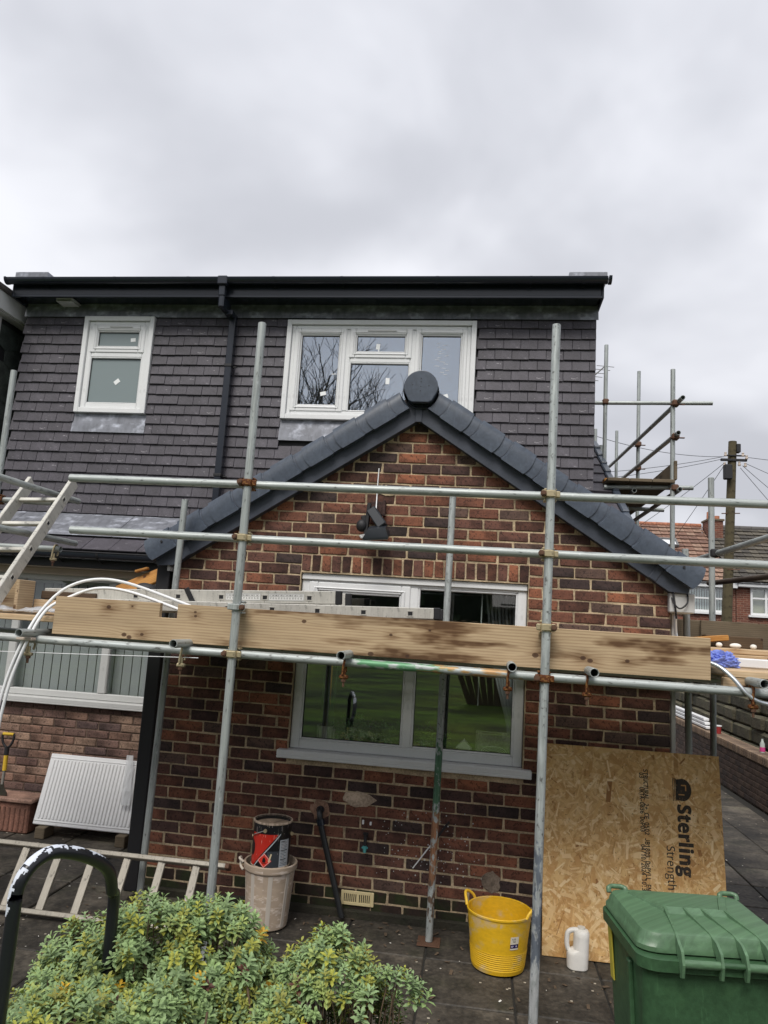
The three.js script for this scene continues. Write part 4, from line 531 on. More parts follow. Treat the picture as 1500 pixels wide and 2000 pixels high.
{ // deck: scaffold boards side by side; uv along the board
  const ORD = ['first', 'second', 'third', 'fourth', 'fifth', 'sixth', 'seventh', 'eighth'];
  board('scaffold_board', -3.56, -0.02, 1.9045, 1.942, 0.012, 0.226, M.woodGrey, 'inside scaffold board between the inner poles and the gable wall', 'board', undefined, 1.7);
  for (let k = 0; k < 4; k++) for (const [a, b] of [[-3.85, -0.02]]) board('scaffold_board', a, b, 1.9045, 1.942, 0.31 + k * 0.228, 0.31 + k * 0.228 + 0.224, M.woodGrey, `${ORD[3 - k]} platform board behind the long toe board, over the gable window`, 'board', 'deck boards over the window', k * 0.7);
  for (let k = 0; k < 4; k++) board('scaffold_board', -5.6, -3.60, 1.945, 1.98, 0.33 + k * 0.228, 0.33 + k * 0.228 + 0.224, k === 3 ? M.woodPale : M.woodGrey, k === 3 ? 'front scaffold board of the left deck, below the clear plastic sheet' : `${ORD[3 - k]} board from the front of the left deck behind the plastic sheet`, 'board', 'boards of the left deck', k * 0.5);
  for (let k = 0; k < 8; k++) board('scaffold_board', -0.012, 1.95, 1.893, 1.93, 1.015 - k * 0.228, 1.015 - k * 0.228 + 0.222, k < 4 ? M.woodPale : M.woodGrey, k === 0 ? 'pale front board of the right hand deck beside the toe board end' : `${ORD[k]} board from the front edge of the right hand deck`, 'board', 'boards of the right hand deck', k * 0.37);
  solo('timber_joist', lim(-0.03, 1.95, 1.838, 1.891, 1.19, 1.235, 0.004, 0.2, 0.1), M.wood, 'brown timber bearer under the front edge of the right hand deck', 'timber');
  board('toe_board', 0.36, 2.0, 1.995, 2.235, -0.58, -0.545, M.woodGrey, 'grey brown toe board standing at the back of the right hand deck', 'board', undefined, 0.9);
  board('toe_board', -0.02, 0.42, 2.02, 2.235, -0.64, -0.605, M.woodGrey, 'short dark toe board just right of the gable corner', 'board', undefined, 0.2);
  for (let k = 0; k < 3; k++) solo('stacked_plank', lim(-0.01 + k * 0.02, 1.9, 1.932 + k * 0.036, 1.966 + k * 0.036, -0.4, 0.5 - k * 0.09, 0.004, k * 0.6, 0.04), M.woodPale, ['bottom', 'middle', 'top'][k] + ' of three pale planks stacked behind the blue cloth', 'plank', 'planks stacked on the right hand deck');
  solo('timber_offcut', cbox(0.24, 0.04, 0.1, 0.006).rotateY(0.25).rotateZ(0.12).translate(0.30, 2.095, -0.12), M.timber, 'splintered orange timber offcut on the right hand deck', 'offcut');
  solo('timber_offcut', lim(0.30, 0.70, 2.04, 2.125, -0.32, -0.22, 0.006, 0.4), mat([0.5, 0.38, 0.27], { map: T.woodGrey }), 'dark brown timber block stacked on the right hand deck', 'offcut');
  solo('timber_offcut', lim(0.02, 0.24, 2.04, 2.10, -0.38, -0.2, 0.006, 0.7), M.woodPale, 'pale plank end lying beside the brick corner on the deck', 'offcut');
  const cl = new THREE.IcosahedronGeometry(0.07, 14), p = cl.attributes.position; for (let i = 0; i < p.count; i++) { const v = V().fromBufferAttribute(p, i), n = fbm3(v.x * 38 + 5, v.y * 38, v.z * 38, 4), k = 0.62 + 0.9 * Math.abs(n - 0.5) * 2.2 + 0.25 * n; v.multiplyScalar(k * 0.9); v.x *= 1.8; v.y *= 0.95; p.setXYZ(i, v.x, Math.max(v.y, -0.035), v.z); } cl.computeVertexNormals(); solo('blue_cloth', cl.translate(0.07, 1.968, 0.86), phys([0.22, 0.29, 0.72], { roughness: 0.8 }), 'crumpled blue cloth on the deck beside the toe board end', 'cloth');
  solo('plastic_trim', cbox(0.75, 0.055, 0.07, 0.006).rotateY(-0.12).translate(0.52, 1.96, 0.72), M.white, 'white plastic trim length lying on the right hand deck', 'trim');
  for (const [x, l] of [[0.345, 'left'], [0.455, 'middle'], [0.575, 'right']]) solo('foam_blob', new THREE.IcosahedronGeometry(0.02, 2).scale(l === 'middle' ? 2 : 1.1, 0.9, 1).translate(x, 2.056, -0.06), mat([0.8, 0.78, 0.72]), `${l} one of three white foam blobs before the dark timber block`, 'foam');
  solo('metal_conduit', path([[0.02, 2.24, 0.05], [0.035, 2.1, 0.02], [0.07, 1.98, 0.06], [0.10, 1.95, 0.3]], 0.011, 30, 8), phys([0.6, 0.63, 0.66], { metalness: 0.7, roughness: 0.3 }), 'short silver conduit hanging from the corner under the gable foot', 'conduit');
  solo('metal_conduit', path([[-0.14, 1.975, 1.24], [-0.06, 1.945, 1.262], [0.0, 1.89, 1.30], [0.06, 1.815, 1.335], [0.14, 1.775, 1.34], [0.35, 1.765, 1.34]], 0.011, 40, 8), phys([0.55, 0.58, 0.61], { metalness: 0.7, roughness: 0.3 }), 'silver conduit curving over the ledger by the toe board end', 'conduit');
  solo('cable_loop', [path([[-0.01, 2.40, 0.03], [0.0, 2.33, 0.08], [0.04, 2.29, 0.09], [0.09, 2.33, 0.085], [0.10, 2.4, 0.06]], 0.006, 30, 6), path([[0.0, 2.4, 0.07], [0.01, 2.3, 0.085], [0.025, 2.22, 0.06]], 0.007, 20, 6)], M.blackMatt, 'black cables looping from the white box under the gable foot', 'cable');
}
{ // left deck: upright boards, plastic sheet, timbers
  board('toe_board', -5.2, -4.37, 1.98, 2.20, 0.86, 0.895, M.wood, 'upright timber toe board behind the access ladder', 'board', undefined, 0.1);
  solo('board_end', lim(-4.366, -4.34, 1.975, 2.2, 0.82, 1.0, 0.004, 0.3), M.wood, 'end of a timber board standing beside the plastic sheet', 'board');
  solo('board_end', lim(-4.33, -3.93, 2.085, 2.14, 0.72, 0.76, 0.004, 1.3), mat([0.45, 0.33, 0.25], { map: T.woodGrey }), 'weathered splintered board end behind the toe board', 'board');
  solo('board_end', lim(-4.34, -3.9, 1.982, 2.08, 0.78, 0.82, 0.004, 0.8), M.woodPale, 'clean pale board lying behind the end of the toe board', 'board');
  const g = new THREE.PlaneGeometry(0.75, 0.3, 34, 14).rotateX(-Math.PI / 2), p = g.attributes.position; for (let i = 0; i < p.count; i++) { const x = p.getX(i), z = p.getZ(i); p.setY(i, 0.004 + 0.12 * Math.pow(Math.max(0, fbm3(x * 7 + 3, z * 9, 2, 3) - 0.3), 1.2) * (1 - Math.abs(x) / 0.45) + 0.02 * fbm3(x * 30, z * 30, 5, 2)); } g.computeVertexNormals(); solo('plastic_sheet', g.translate(-4.28, 1.984, 1.08), phys([0.85, 0.88, 0.92], { transmission: 0.55, roughness: 0.25, thickness: 0, ior: 1.5 }), 'crumpled clear plastic sheet on the left deck', 'sheet');
  solo('timber_plank', cbox(0.62, 0.13, 0.03, 0.006, 0.2).rotateX(-0.5).rotateZ(0.44).translate(-3.98, 2.30, -0.16), M.timber, 'honey coloured timber plank sticking out under the left gable foot', 'plank');
  solo('timber_offcut', cbox(0.11, 0.02, 0.04, 0.004).rotateZ(0.3).translate(-4.06, 2.365, -0.15), M.timber, 'small wood offcut resting on the honey coloured plank', 'offcut');
}
// ---------------------------------------------------------------- ladders
function ladder(name, label, L, W, pitch, m, o = {}) { // local: stiles along +y, rungs along x, base at 0
  const t = thing(name, label, 'ladder'); const { sw = 0.026, sd = 0.068, first = 0.14, hole = true } = o;
  for (const s of [-1, 1]) { const st = part('stile', lim(s * W / 2 - sw / 2, s * W / 2 + sw / 2, 0, L, -sd / 2, sd / 2, 0.004, s, 0), m, t); if (hole) for (let y = first; y < L - 0.05; y += pitch) part('rung_end', [cbox(0.004, 0.03, 0.024, 0.001).translate(s * (W / 2 + sw / 2 + 0.0), y, 0.004), ...rect(-0.019, 0.019, -0.022, 0.022, 0.005, -0.0035, 0.0035, 0.001).map(q => q.rotateY(Math.PI / 2).translate(s * (W / 2 + sw / 2 + 0.001), y, 0.004))].slice(0, 1), M.blackMatt, st); if (hole) for (let y = first; y < L - 0.05; y += pitch) part('rung_collar', rect(-0.019, 0.019, -0.021, 0.021, 0.0065, -0.003, 0.003, 0.001).map(q => q.rotateY(Math.PI / 2).translate(s * (W / 2 + sw / 2 + 0.0008), y, 0.004)), m, st); }
  for (let y = first; y < L - 0.05; y += pitch) part('rung', cbox(W - sw, o.deep || 0.03, 0.03, 0.004).rotateX(Math.PI / 4 * (o.diamond ? 1 : 0.25)).translate(0, y, 0), m, t);
  return t;
}
function pose(t, origin, up, side) { // up = direction of the stiles, side = direction of the rungs
  const y = V(...up).normalize(), x = V(...side).normalize(), z = x.clone().cross(y).normalize(); x.copy(y.clone().cross(z)).normalize(); t.matrixAutoUpdate = true; t.quaternion.setFromRotationMatrix(new THREE.Matrix4().makeBasis(x, y, z)); t.position.set(...origin); return t;
}
{ // access ladder: right stile passes (-4.455, 2.818, 0.429), 0.28 m per rung along (0.019,-0.205,0.19)
  const a = pose(ladder('access_ladder', 'pale aluminium ladder leaning up to the left of the toe board', 3.55, 0.345, 0.28, M.alu, { first: 0.235, sd: 0.098, sw: 0.03 }), [0, 0, 0], [-0.019, 0.205, -0.19], [1, 0.02, -0.03]);
  const u = V(-0.019, 0.205, -0.19).normalize(), side = V(1, 0.02, -0.03).normalize(); const top = V(-4.455, 2.818, 0.429).addScaledVector(side, -0.345 / 2 - 0.015).addScaledVector(u, -(0.235 + 0.28 * 11)); a.position.copy(top);
}
{ // two extension ladder sections lying on their edge on the deck
  const l1 = pose(ladder('extension_ladder', 'white extension ladder lying on edge on the deck, brand oval on its stile', 2.05, 0.36, 0.3, M.alu, { first: 0.185, sd: 0.085 }), [-2.27, 2.208, 0.55], [-1, -0.045, 0.0], [0, 0, 1]);
  const l2 = pose(ladder('extension_ladder', 'second extension ladder section lying lower, its end nearest the window mullion', 2.3, 0.36, 0.3, M.alu, { first: 0.16, sd: 0.07 }), [-1.62, 2.142, 0.62], [-1, -0.03, 0.0], [0, 0, 1]);
  const l3 = pose(ladder('extension_ladder', 'lower edge of a ladder section lying directly beneath the branded one', 1.9, 0.36, 0.3, M.alu, { first: 0.185, sd: 0.08 }), [-2.28, 2.118, 0.58], [-1, -0.03, 0.0], [0, 0, 1]);
  part('end_cap', lim(-0.2, 0.2, -0.03, 0.012, -0.046, 0.046, 0.006), M.blackMatt, scene); scene.remove(scene.children[scene.children.length - 1]);
  const cap = (t, h) => { for (const s of [-1, 1]) { const m = new THREE.Mesh(cbox(0.034, 0.045, h, 0.006), M.blackMatt); m.name = 'end_cap'; m.position.set(s * 0.18, -0.008, 0); t.add(m); } }; cap(l1, 0.09); cap(l2, 0.075); cap(l3, 0.085);
  const cv = document.createElement('canvas'); cv.width = 512; cv.height = 128; const c = cv.getContext('2d'); c.fillStyle = '#e4e4e2'; c.fillRect(0, 0, 512, 128); c.fillStyle = '#3a48b8'; c.beginPath(); c.ellipse(256, 64, 240, 56, 0, 0, 7); c.fill(); c.fillStyle = '#e8e8ea'; c.beginPath(); c.ellipse(256, 66, 190, 42, 0, 0, 7); c.fill(); c.fillStyle = '#2a2a34'; c.font = 'italic bold 62px sans-serif'; c.textAlign = 'center'; c.fillText('WERNER', 256, 88);
  const t = new THREE.CanvasTexture(cv); t.colorSpace = THREE.SRGBColorSpace; const dec = new THREE.Mesh(new THREE.PlaneGeometry(0.30, 0.062), mat([1, 1, 1], { map: t, roughness: 0.5 })); dec.name = 'brand_decal'; dec.position.set(0.1945, 0.79, 0.0); dec.rotation.set(0, Math.PI / 2, 0); dec.rotation.order = 'YXZ'; dec.rotation.set(0, Math.PI / 2, Math.PI / 2); l3.add(dec);
  const cv2 = document.createElement('canvas'); cv2.width = 512; cv2.height = 96; const d = cv2.getContext('2d'); d.fillStyle = '#dededa'; d.fillRect(0, 0, 512, 96); d.strokeStyle = '#555'; d.lineWidth = 3; d.strokeRect(4, 4, 504, 88); d.fillStyle = '#555'; for (let i = 0; i < 12; i++) { d.strokeRect(18 + i * 40, 14, 30, 30); d.fillRect(24 + i * 40, 22, 16 * ((i * 7) % 5) / 5 + 4, 14); d.fillRect(18 + i * 40, 56, 28 - (i * 5) % 13, 5); d.fillRect(18 + i * 40, 68, 20 + (i * 3) % 9, 5); }
  const t2 = new THREE.CanvasTexture(cv2); t2.colorSpace = THREE.SRGBColorSpace; for (const y of [0.34, 0.635]) { const q = new THREE.Mesh(new THREE.PlaneGeometry(0.24, 0.048), mat([1, 1, 1], { map: t2, roughness: 0.5 })); q.name = 'instruction_label'; q.rotation.order = 'YXZ'; q.rotation.set(0, Math.PI / 2, -Math.PI / 2); q.position.set(0.1945, y, 0); l1.add(q); }
  const st = new THREE.Mesh(mg([cbox(0.008, 0.035, 0.12, 0.003).rotateX(0.5)]), M.blackMatt); st.name = 'strap'; st.position.set(0.2, 1.0, 0); l1.add(st);
  solo('mop_head', [new THREE.IcosahedronGeometry(0.05, 3).scale(1.5, 0.7, 0.9).rotateZ(-0.15).translate(-3.62, 2.20, 0.66), cbox(0.13, 0.025, 0.03, 0.004).rotateZ(-0.5).translate(-3.53, 2.165, 0.67)].map(plain), M.blackMatt, 'dark brush head lying on the ladders behind the toe board', 'brush');
}
{ // ladder lying on its side on the patio
  const l = pose(ladder('old_ladder', 'old grey aluminium ladder lying on its side on the patio', 3.2, 0.40, 0.245, M.aluOld, { first: 0.21, sd: 0.07, sw: 0.03, hole: false, deep: 0.05 }), [-2.96, 0.20, 0.495], [-1, 0.006, 0.02], [0, 0.86, -0.51]);
  const e = new THREE.Mesh(cbox(0.034, 0.03, 0.075, 0.004), M.rustBolt); e.name = 'stile_cap'; e.position.set(0.2, -0.005, 0); l.add(e);
}
{ // two white pipes arching off the deck and down to the left, tied to the ledger
  const P = [[-2.95, 2.03, 1.1], [-3.2, 2.11, 1.12], [-3.52, 2.20, 1.15], [-3.72, 2.21, 1.18], [-3.88, 2.145, 1.22], [-3.98, 2.02, 1.28], [-4.03, 1.85, 1.345], [-4.10, 1.6, 1.36], [-4.14, 1.3, 1.36], [-4.16, 0.9, 1.34], [-4.18, 0.012, 1.30]];
  solo('plastic_pipe', path(P.map((p, i) => [p[0] + 0.0, p[1] + (i < 5 ? 0.012 : 0), p[2]]), 0.0095, 120, 10), M.white, 'outer of two white plastic pipes arching over the left end of the toe board', 'pipe');
  solo('plastic_pipe', path(P.map((p, i) => [p[0] + (i < 4 ? 0.03 : 0.036), p[1] - (i < 5 ? 0.042 : 0), p[2] + 0.012]), 0.0095, 120, 10), M.white, 'inner of two white plastic pipes arching over the left end of the toe board', 'pipe');
  solo('cable_tie', lim(-4.06, -3.96, 1.835, 1.852, 1.335, 1.385, 0.003), M.cream, 'cable tie strapping the two white pipes to the ledger', 'tie');
  solo('string_line', path([[-5.6, 1.72, 1.34], [-4.1, 1.76, 1.33], [-2.95, 1.80, 1.32]], 0.0022, 20, 5), M.white, 'thin white string line stretched along the ledger on the left', 'string');
}
{ // security light on the gable
  const s = thing('security_light', 'black security floodlight with sensor on a bracket on the gable', 'floodlight', [-2.2, 2.9, 0]), P = phys([0.02, 0.024, 0.03], { roughness: 0.4 });
  part('wall_plate', [lim(-2.2, -2.09, 2.875, 2.975, 0, 0.012, 0.003), lim(-2.105, -2.085, 2.86, 2.98, 0, 0.05, 0.003)], M.bricks[2], s);
  part('bracket_arm', cbox(0.028, 0.24, 0.05, 0.004).rotateZ(-0.06).translate(-2.21, 2.83, 0.07), M.blackMatt, s);
  part('sensor_box', [cbox(0.075, 0.175, 0.075, 0.008).rotateX(-0.25).rotateZ(0.66).translate(-2.135, 2.835, 0.09)], P, s);
  part('motion_sensor', [new THREE.IcosahedronGeometry(0.042, 3).scale(1, 1.15, 0.9).translate(-2.25, 2.775, 0.08), cbox(0.04, 0.05, 0.04, 0.006).rotateZ(0.4).translate(-2.235, 2.83, 0.07)].map(plain), M.blackMatt, s);
  part('lamp_housing', loft([[[-0.1, -0.02, 0.07], [0.085, -0.02, 0.07], [0.085, -0.02, -0.06], [-0.1, -0.02, -0.06]], [[-0.1, 0.0, 0.07], [0.085, 0.0, 0.07], [0.085, 0.0, -0.06], [-0.1, 0, -0.06]], [[-0.06, 0.06, 0.045], [0.07, 0.06, 0.045], [0.07, 0.06, -0.05], [-0.06, 0.06, -0.05]]].map(q => q.slice().reverse())).rotateX(0.35).rotateZ(0.1).translate(-2.12, 2.705, 0.13), P, s);
  part('lamp_glass', cbox(0.17, 0.006, 0.115, 0.002).rotateX(0.35).rotateZ(0.1).translate(-2.122, 2.682, 0.13), phys([0.5, 0.5, 0.5], { roughness: 0.2 }), s);
  part('lamp_bezel', cbox(0.03, 0.016, 0.13, 0.004).rotateX(0.35).rotateZ(-0.9).translate(-2.215, 2.69, 0.14), M.upvcDull, s);
  solo('white_flex', path([[-2.158, 3.235, 0.002], [-2.16, 3.1, 0.006], [-2.158, 3.0, 0.02], [-2.15, 2.93, 0.075], [-2.145, 2.87, 0.1]], 0.0045, 40, 6), M.white, 'thin white flex running down the gable to the security light', 'cable');
}
solo('black_post', [lim(-3.86, -3.755, 0.0, 2.44, -0.09, 0.01, 0.006)], M.blackMatt, 'tall black post at the left corner of the brick extension', 'post');

// ---------------------------------------------------------------- things on the patio
{ // OSB sheet leaning on the wall, with its stencilled print
  const W = 1024, H = 1152, cv = document.createElement('canvas'); cv.width = W; cv.height = H; const c = cv.getContext('2d'), r = rng(31);
  c.fillStyle = '#c29a64'; c.fillRect(0, 0, W, H);
  const pal = ['#d6b078', '#e0bf8c', '#c9a06a', '#e8cb9c', '#bb9058', '#d2a96e', '#edd4a8', '#c69a62', '#dcb981', '#a87d4a', '#8c5f33'];
  for (let i = 0; i < 5200; i++) { const x = r() * W, y = r() * H, l = 30 + 120 * r() * r(), w = 7 + 44 * r() * r(), a = (r() - 0.5) * 1.7 + (r() < 0.6 ? Math.PI / 2 : 0); c.save(); c.translate(x, y); c.rotate(a); c.globalAlpha = 0.4 + 0.55 * r(); c.fillStyle = pal[(r() * (r() < 0.12 ? 11 : 9)) | 0]; c.beginPath(); c.moveTo(-l / 2, -w / 2 * r()); c.lineTo(l / 2 - 6 * r(), -w / 2); c.lineTo(l / 2, w / 2 * r()); c.lineTo(-l / 2 + 8 * r(), w / 2); c.fill(); c.globalAlpha = 0.28; c.strokeStyle = '#7a5226'; c.lineWidth = 0.8; c.beginPath(); c.moveTo(-l / 2, w / 2); c.lineTo(l / 2, w / 2 - 2 * r()); c.stroke(); c.restore(); }
  c.globalAlpha = 1; for (let i = 0; i < 240; i++) { c.fillStyle = 'rgba(72,42,18,0.75)'; c.save(); c.translate(r() * W, r() * H); c.rotate(r() * 3); c.fillRect(0, 0, 2 + 9 * r(), 1 + 2.5 * r()); c.restore(); }
  const ink = 'rgba(28,24,22,0.88)'; const vert = (t, x, y, f, w) => { c.save(); c.translate(x, y); c.rotate(Math.PI / 2); c.fillStyle = ink; c.font = f; c.textAlign = 'left'; c.fillText(t, 0, 0, w); c.strokeStyle = ink; c.lineWidth = f.includes('104') ? 5 : 1.2; c.strokeText(t, 0, 0, w); c.restore(); };
  vert('Sterling', 776, 285, 'bold 104px sans-serif', 452); vert('Strength', 706, 515, '62px sans-serif', 260); vert('STRUCTURAL 2+ CE 0502 JB1803 DoPYLL EN', 586, 105, 'bold 34px monospace', 660); vert('03   UKTA-0836 DoP03    04/10/2024 10:36', 562, 125, 'bold 32px monospace', 660);
  // emblem: a ribbed arch over a block
  c.fillStyle = ink; c.beginPath(); c.ellipse(806, 205, 52, 62, 0, -Math.PI / 2, Math.PI / 2); c.lineTo(768, 262); c.lineTo(768, 150); c.fill(); for (let k = 0; k < 4; k++) c.fillRect(752 + k * 9, 138 + k * 3, 4, 132 - k * 4); c.strokeStyle = '#b98a4e'; c.lineWidth = 7; c.beginPath(); c.moveTo(800, 180); c.lineTo(826, 180); c.lineTo(826, 210); c.moveTo(784, 232); c.lineTo(818, 232); c.stroke();
  c.globalCompositeOperation = 'source-over'; for (let i = 0; i < 500; i++) { c.fillStyle = 'rgba(190,148,92,0.5)'; c.fillRect(540 + r() * 320, 100 + r() * 700, 1 + 3 * r(), 1 + 10 * r()); }
  const t = new THREE.CanvasTexture(cv); t.colorSpace = THREE.SRGBColorSpace; t.anisotropy = 4;
  const w = 1.165, h = 1.315, th = 0.018, s = new THREE.Group(); s.name = numbered('osb_sheet'); scene.add(s); tag(s, 'large sheet of printed strand board leaning on the brick wall', 'board');
  const face = new THREE.PlaneGeometry(w, h); const fm = new THREE.Mesh(face, mat([1, 0.985, 0.95], { map: t, roughness: 0.75, bumpMap: T.grain, bumpScale: 0.0008 })); fm.name = 'printed_face'; fm.position.set(0, h / 2, th / 2 + 0.0012); s.add(fm);
  const core = new THREE.Mesh(cbox(w, h, th, 0.001).translate(0, h / 2, 0), mat([0.5, 0.34, 0.17], { map: T.mortar, roughness: 0.9 })); core.name = 'board_core'; s.add(core); s.position.set(-0.272, 0.004, 0.245); s.rotation.set(-0.157, 0.0, 0.004); shadow(s);
}
{ // flexible yellow tub
  const s = thing('yellow_tub', 'scuffed yellow flexible tub with two handles on the patio', 'tub', [-1.145, 0, 0.485]);
  const tx = tex(512, 512, (u, v) => { const n = tf(u, v, 8, 6, 3, 5), m = tf(u, v, 14, 10, 8, 5), k = Math.max(0, Math.min(0.85, (n * 0.6 + m * 0.5 - 0.565) * 5)); const b = 0.95 + 0.1 * (tf(u, v, 50, 50, 4, 3) - 0.5); return [0.96 * b * (1 - k) + 0.84 * k, 0.77 * b * (1 - k) + 0.74 * k, 0.13 * (1 - k) + 0.60 * k]; }, [1.1, 0.5]);
  const prof = [[0, 0.004], [0.148, 0.004], [0.162, 0.012], [0.166, 0.03]]; for (let k = 0; k < 9; k++) { const y = 0.035 + k * 0.012; prof.push([0.1675 + k * 0.0014, y], [0.1655 + k * 0.0014, y + 0.006]); } prof.push([0.198, 0.325], [0.203, 0.328], [0.204, 0.338], [0.199, 0.342], [0.193, 0.338], [0.175, 0.15], [0.158, 0.02], [0, 0.016]);
  part('tub_body', lathe(prof, 64, 1, 0.18).translate(-1.145, 0, 0.485), phys([0.86, 0.84, 0.8], { map: tx, roughness: 0.5 }), s);
  const hm = phys([0.8, 0.5, 0.04], { roughness: 0.5 });
  for (const a of [2.75, -0.32]) { const q = []; for (let i = 0; i <= 12; i++) { const t = -0.34 + 0.68 * i / 12, e = Math.cos(t / 0.34 * Math.PI / 2); q.push([-1.145 + 0.203 * Math.cos(a + t) + 0.025 * e * Math.cos(a), 0.334 + 0.058 * Math.pow(Math.max(0, e), 0.6), 0.485 - 0.203 * Math.sin(a + t) - 0.025 * e * Math.sin(a)]); } part('handle', path(q, 0.0095, 40, 8), hm, s); }
  const lb = document.createElement('canvas'); lb.width = 160; lb.height = 160; const c = lb.getContext('2d'); c.fillStyle = '#d8d2c0'; c.fillRect(0, 0, 160, 160); c.fillStyle = '#26222a'; c.font = 'bold 30px sans-serif'; c.fillText('FLEXI', 22, 40); c.fillText('TUB', 40, 72); c.fillStyle = '#241a4c'; c.fillRect(0, 92, 160, 50); c.fillStyle = '#cfc9e0'; c.fillRect(18, 108, 50, 8); c.fillRect(18, 122, 36, 6); c.beginPath(); c.arc(118, 117, 12, 0, 7); c.fill();
  const t = new THREE.CanvasTexture(lb); t.colorSpace = THREE.SRGBColorSpace; const g = new THREE.CylinderGeometry(0.1905, 0.1825, 0.075, 8, 1, true, 0.36, 0.30); part('maker_label', g.translate(-1.145, 0.205, 0.485), mat([1, 1, 1], { map: t, roughness: 0.6 }), s);
}
{ // white plastic container with a moulded handle
  const s = thing('white_jug', 'dirty white plastic jug with a handle before the strand board', 'jug', [-0.65, 0, 0.37]);
  const ring = (y, w, d, rr, cx) => rrect(w, d, rr, 6).map(p => [-0.65 + cx + p[0], y, 0.37 - p[1]]), jm = phys([0.84, 0.83, 0.8], { map: T.smudge, roughness: 0.5 });
  part('jug_body', loft([ring(0.001, 0.118, 0.098, 0.04, 0.004), ring(0.008, 0.13, 0.108, 0.045, 0.004), ring(0.085, 0.134, 0.11, 0.046, 0.004), ring(0.10, 0.128, 0.108, 0.046, 0.008), ring(0.115, 0.096, 0.104, 0.044, 0.024), ring(0.19, 0.096, 0.102, 0.044, 0.026), ring(0.21, 0.098, 0.098, 0.044, 0.026), ring(0.225, 0.084, 0.082, 0.038, 0.026), ring(0.231, 0.05, 0.05, 0.022, 0.026)]), jm, s);
  part('jug_handle', path([[-0.612, 0.215, 0.37], [-0.665, 0.222, 0.37], [-0.705, 0.205, 0.37], [-0.713, 0.16, 0.37], [-0.708, 0.115, 0.37], [-0.69, 0.09, 0.37]], 0.0155, 40, 10), jm, s);
  part('screw_cap', cyl([-0.625, 0.226, 0.37], [-0.625, 0.243, 0.37], 0.024, 18), phys([0.7, 0.68, 0.62], { roughness: 0.5 }), s);
}
{ // round dustbin with a paint can standing in it
  const X = -2.69, Z = 0.29, s = thing('plaster_bin', 'plaster stained round bin against the brick wall', 'bin', [X, 0, Z]);
  const bt = tex(512, 512, (u, v) => { const n = tf(u, v, 6, 8, 3, 5), m = tf(u, v, 20, 26, 8, 4), a = 0.74 + 0.2 * (n - 0.5); const k = Math.max(0, Math.min(1, (m - 0.56) * 5)); return [a * 1.0 + k * 0.15, a * 0.92 + k * 0.17, a * 0.83 + k * 0.2]; }, [0.9, 0.5]);
  part('bin_body', lathe([[0, 0.004], [0.128, 0.004], [0.138, 0.012], [0.166, 0.365], [0.176, 0.368], [0.181, 0.375], [0.182, 0.41], [0.176, 0.416], [0.168, 0.412], [0.132, 0.02], [0, 0.016]], 56, 1, 0.16).translate(X, 0, Z), mat([0.86, 0.82, 0.78], { map: bt, roughness: 0.85 }), s);
  part('bin_rib', [0, 1, 2, 3, 4, 5, 6, 7].map(k => { const a = k * 0.785 + 0.3; return cbox(0.03, 0.34, 0.006, 0.002).rotateX(0.079).translate(0, 0.19, 0.1505).rotateY(a).translate(X, 0, Z); }), mat([0.5, 0.45, 0.39], { roughness: 0.85 }), s);
  for (const [a, d] of [[-1.5, 0.0]]) part('bin_handle', path([[X - 0.178, 0.40, Z + 0.05], [X - 0.205, 0.42, Z + 0.05], [X - 0.21, 0.41, Z + 0.0], [X - 0.20, 0.37, Z + 0.03], [X - 0.175, 0.35, Z + 0.05]], 0.009, 24, 7), mat([0.7, 0.62, 0.52]), s);
  const c = thing('paint_can', 'black and red solvent can with drips standing in the round bin', 'can', [X - 0.005, 0.395, Z]);
  const cv = document.createElement('canvas'); cv.width = 1024; cv.height = 384; const q = cv.getContext('2d'), r = rng(8); q.fillStyle = '#17181b'; q.fillRect(0, 0, 1024, 384); // the front of the can lies round u = 0.5
  q.fillStyle = '#c22e22'; q.beginPath(); q.moveTo(300, 90); q.lineTo(560, 90); q.lineTo(330, 384); q.lineTo(260, 384); q.fill(); q.strokeStyle = '#b9c0c6'; q.lineWidth = 9; q.beginPath(); q.moveTo(580, 86); q.lineTo(345, 384); q.stroke(); q.fillStyle = '#3b4046'; q.fillRect(470, 235, 110, 149);
  q.fillStyle = '#17181b'; q.beginPath(); q.ellipse(300, 230, 42, 70, 0, 0, 7); q.fill();
  q.save(); q.translate(450, 318); q.rotate(Math.PI / 4); q.fillStyle = '#d8392b'; q.fillRect(-46, -46, 92, 92); q.strokeStyle = '#e8e2dc'; q.lineWidth = 3; q.strokeRect(-40, -40, 80, 80); q.restore(); q.fillStyle = '#17181b'; q.beginPath(); q.moveTo(450, 285); q.quadraticCurveTo(472, 312, 462, 334); q.lineTo(438, 334); q.quadraticCurveTo(428, 312, 450, 285); q.fill(); q.fillRect(428, 338, 44, 5);
  q.fillStyle = '#b4bac0'; q.fillRect(580, 140, 100, 240); q.fillStyle = '#33363a'; for (let i = 0; i < 17; i++) q.fillRect(588, 150 + i * 13, 40 + 44 * r(), i % 6 === 0 ? 8 : 4);
  for (let i = 0; i < 130; i++) { const x = 120 + r() * 800; q.fillStyle = `rgba(${215 + 30 * r()},${205 + 30 * r()},${190 + 30 * r()},${0.35 + 0.5 * r()})`; const y = 384 * r() * r(), l = 6 + 70 * r() * r(); q.fillRect(x, y, 1 + 2.5 * r(), l); }
  q.fillStyle = '#d9c9a4'; q.save(); q.translate(500, 290); q.rotate(0.25); q.fillRect(-6, -34, 13, 72); q.restore();
  const t = new THREE.CanvasTexture(cv); t.colorSpace = THREE.SRGBColorSpace;
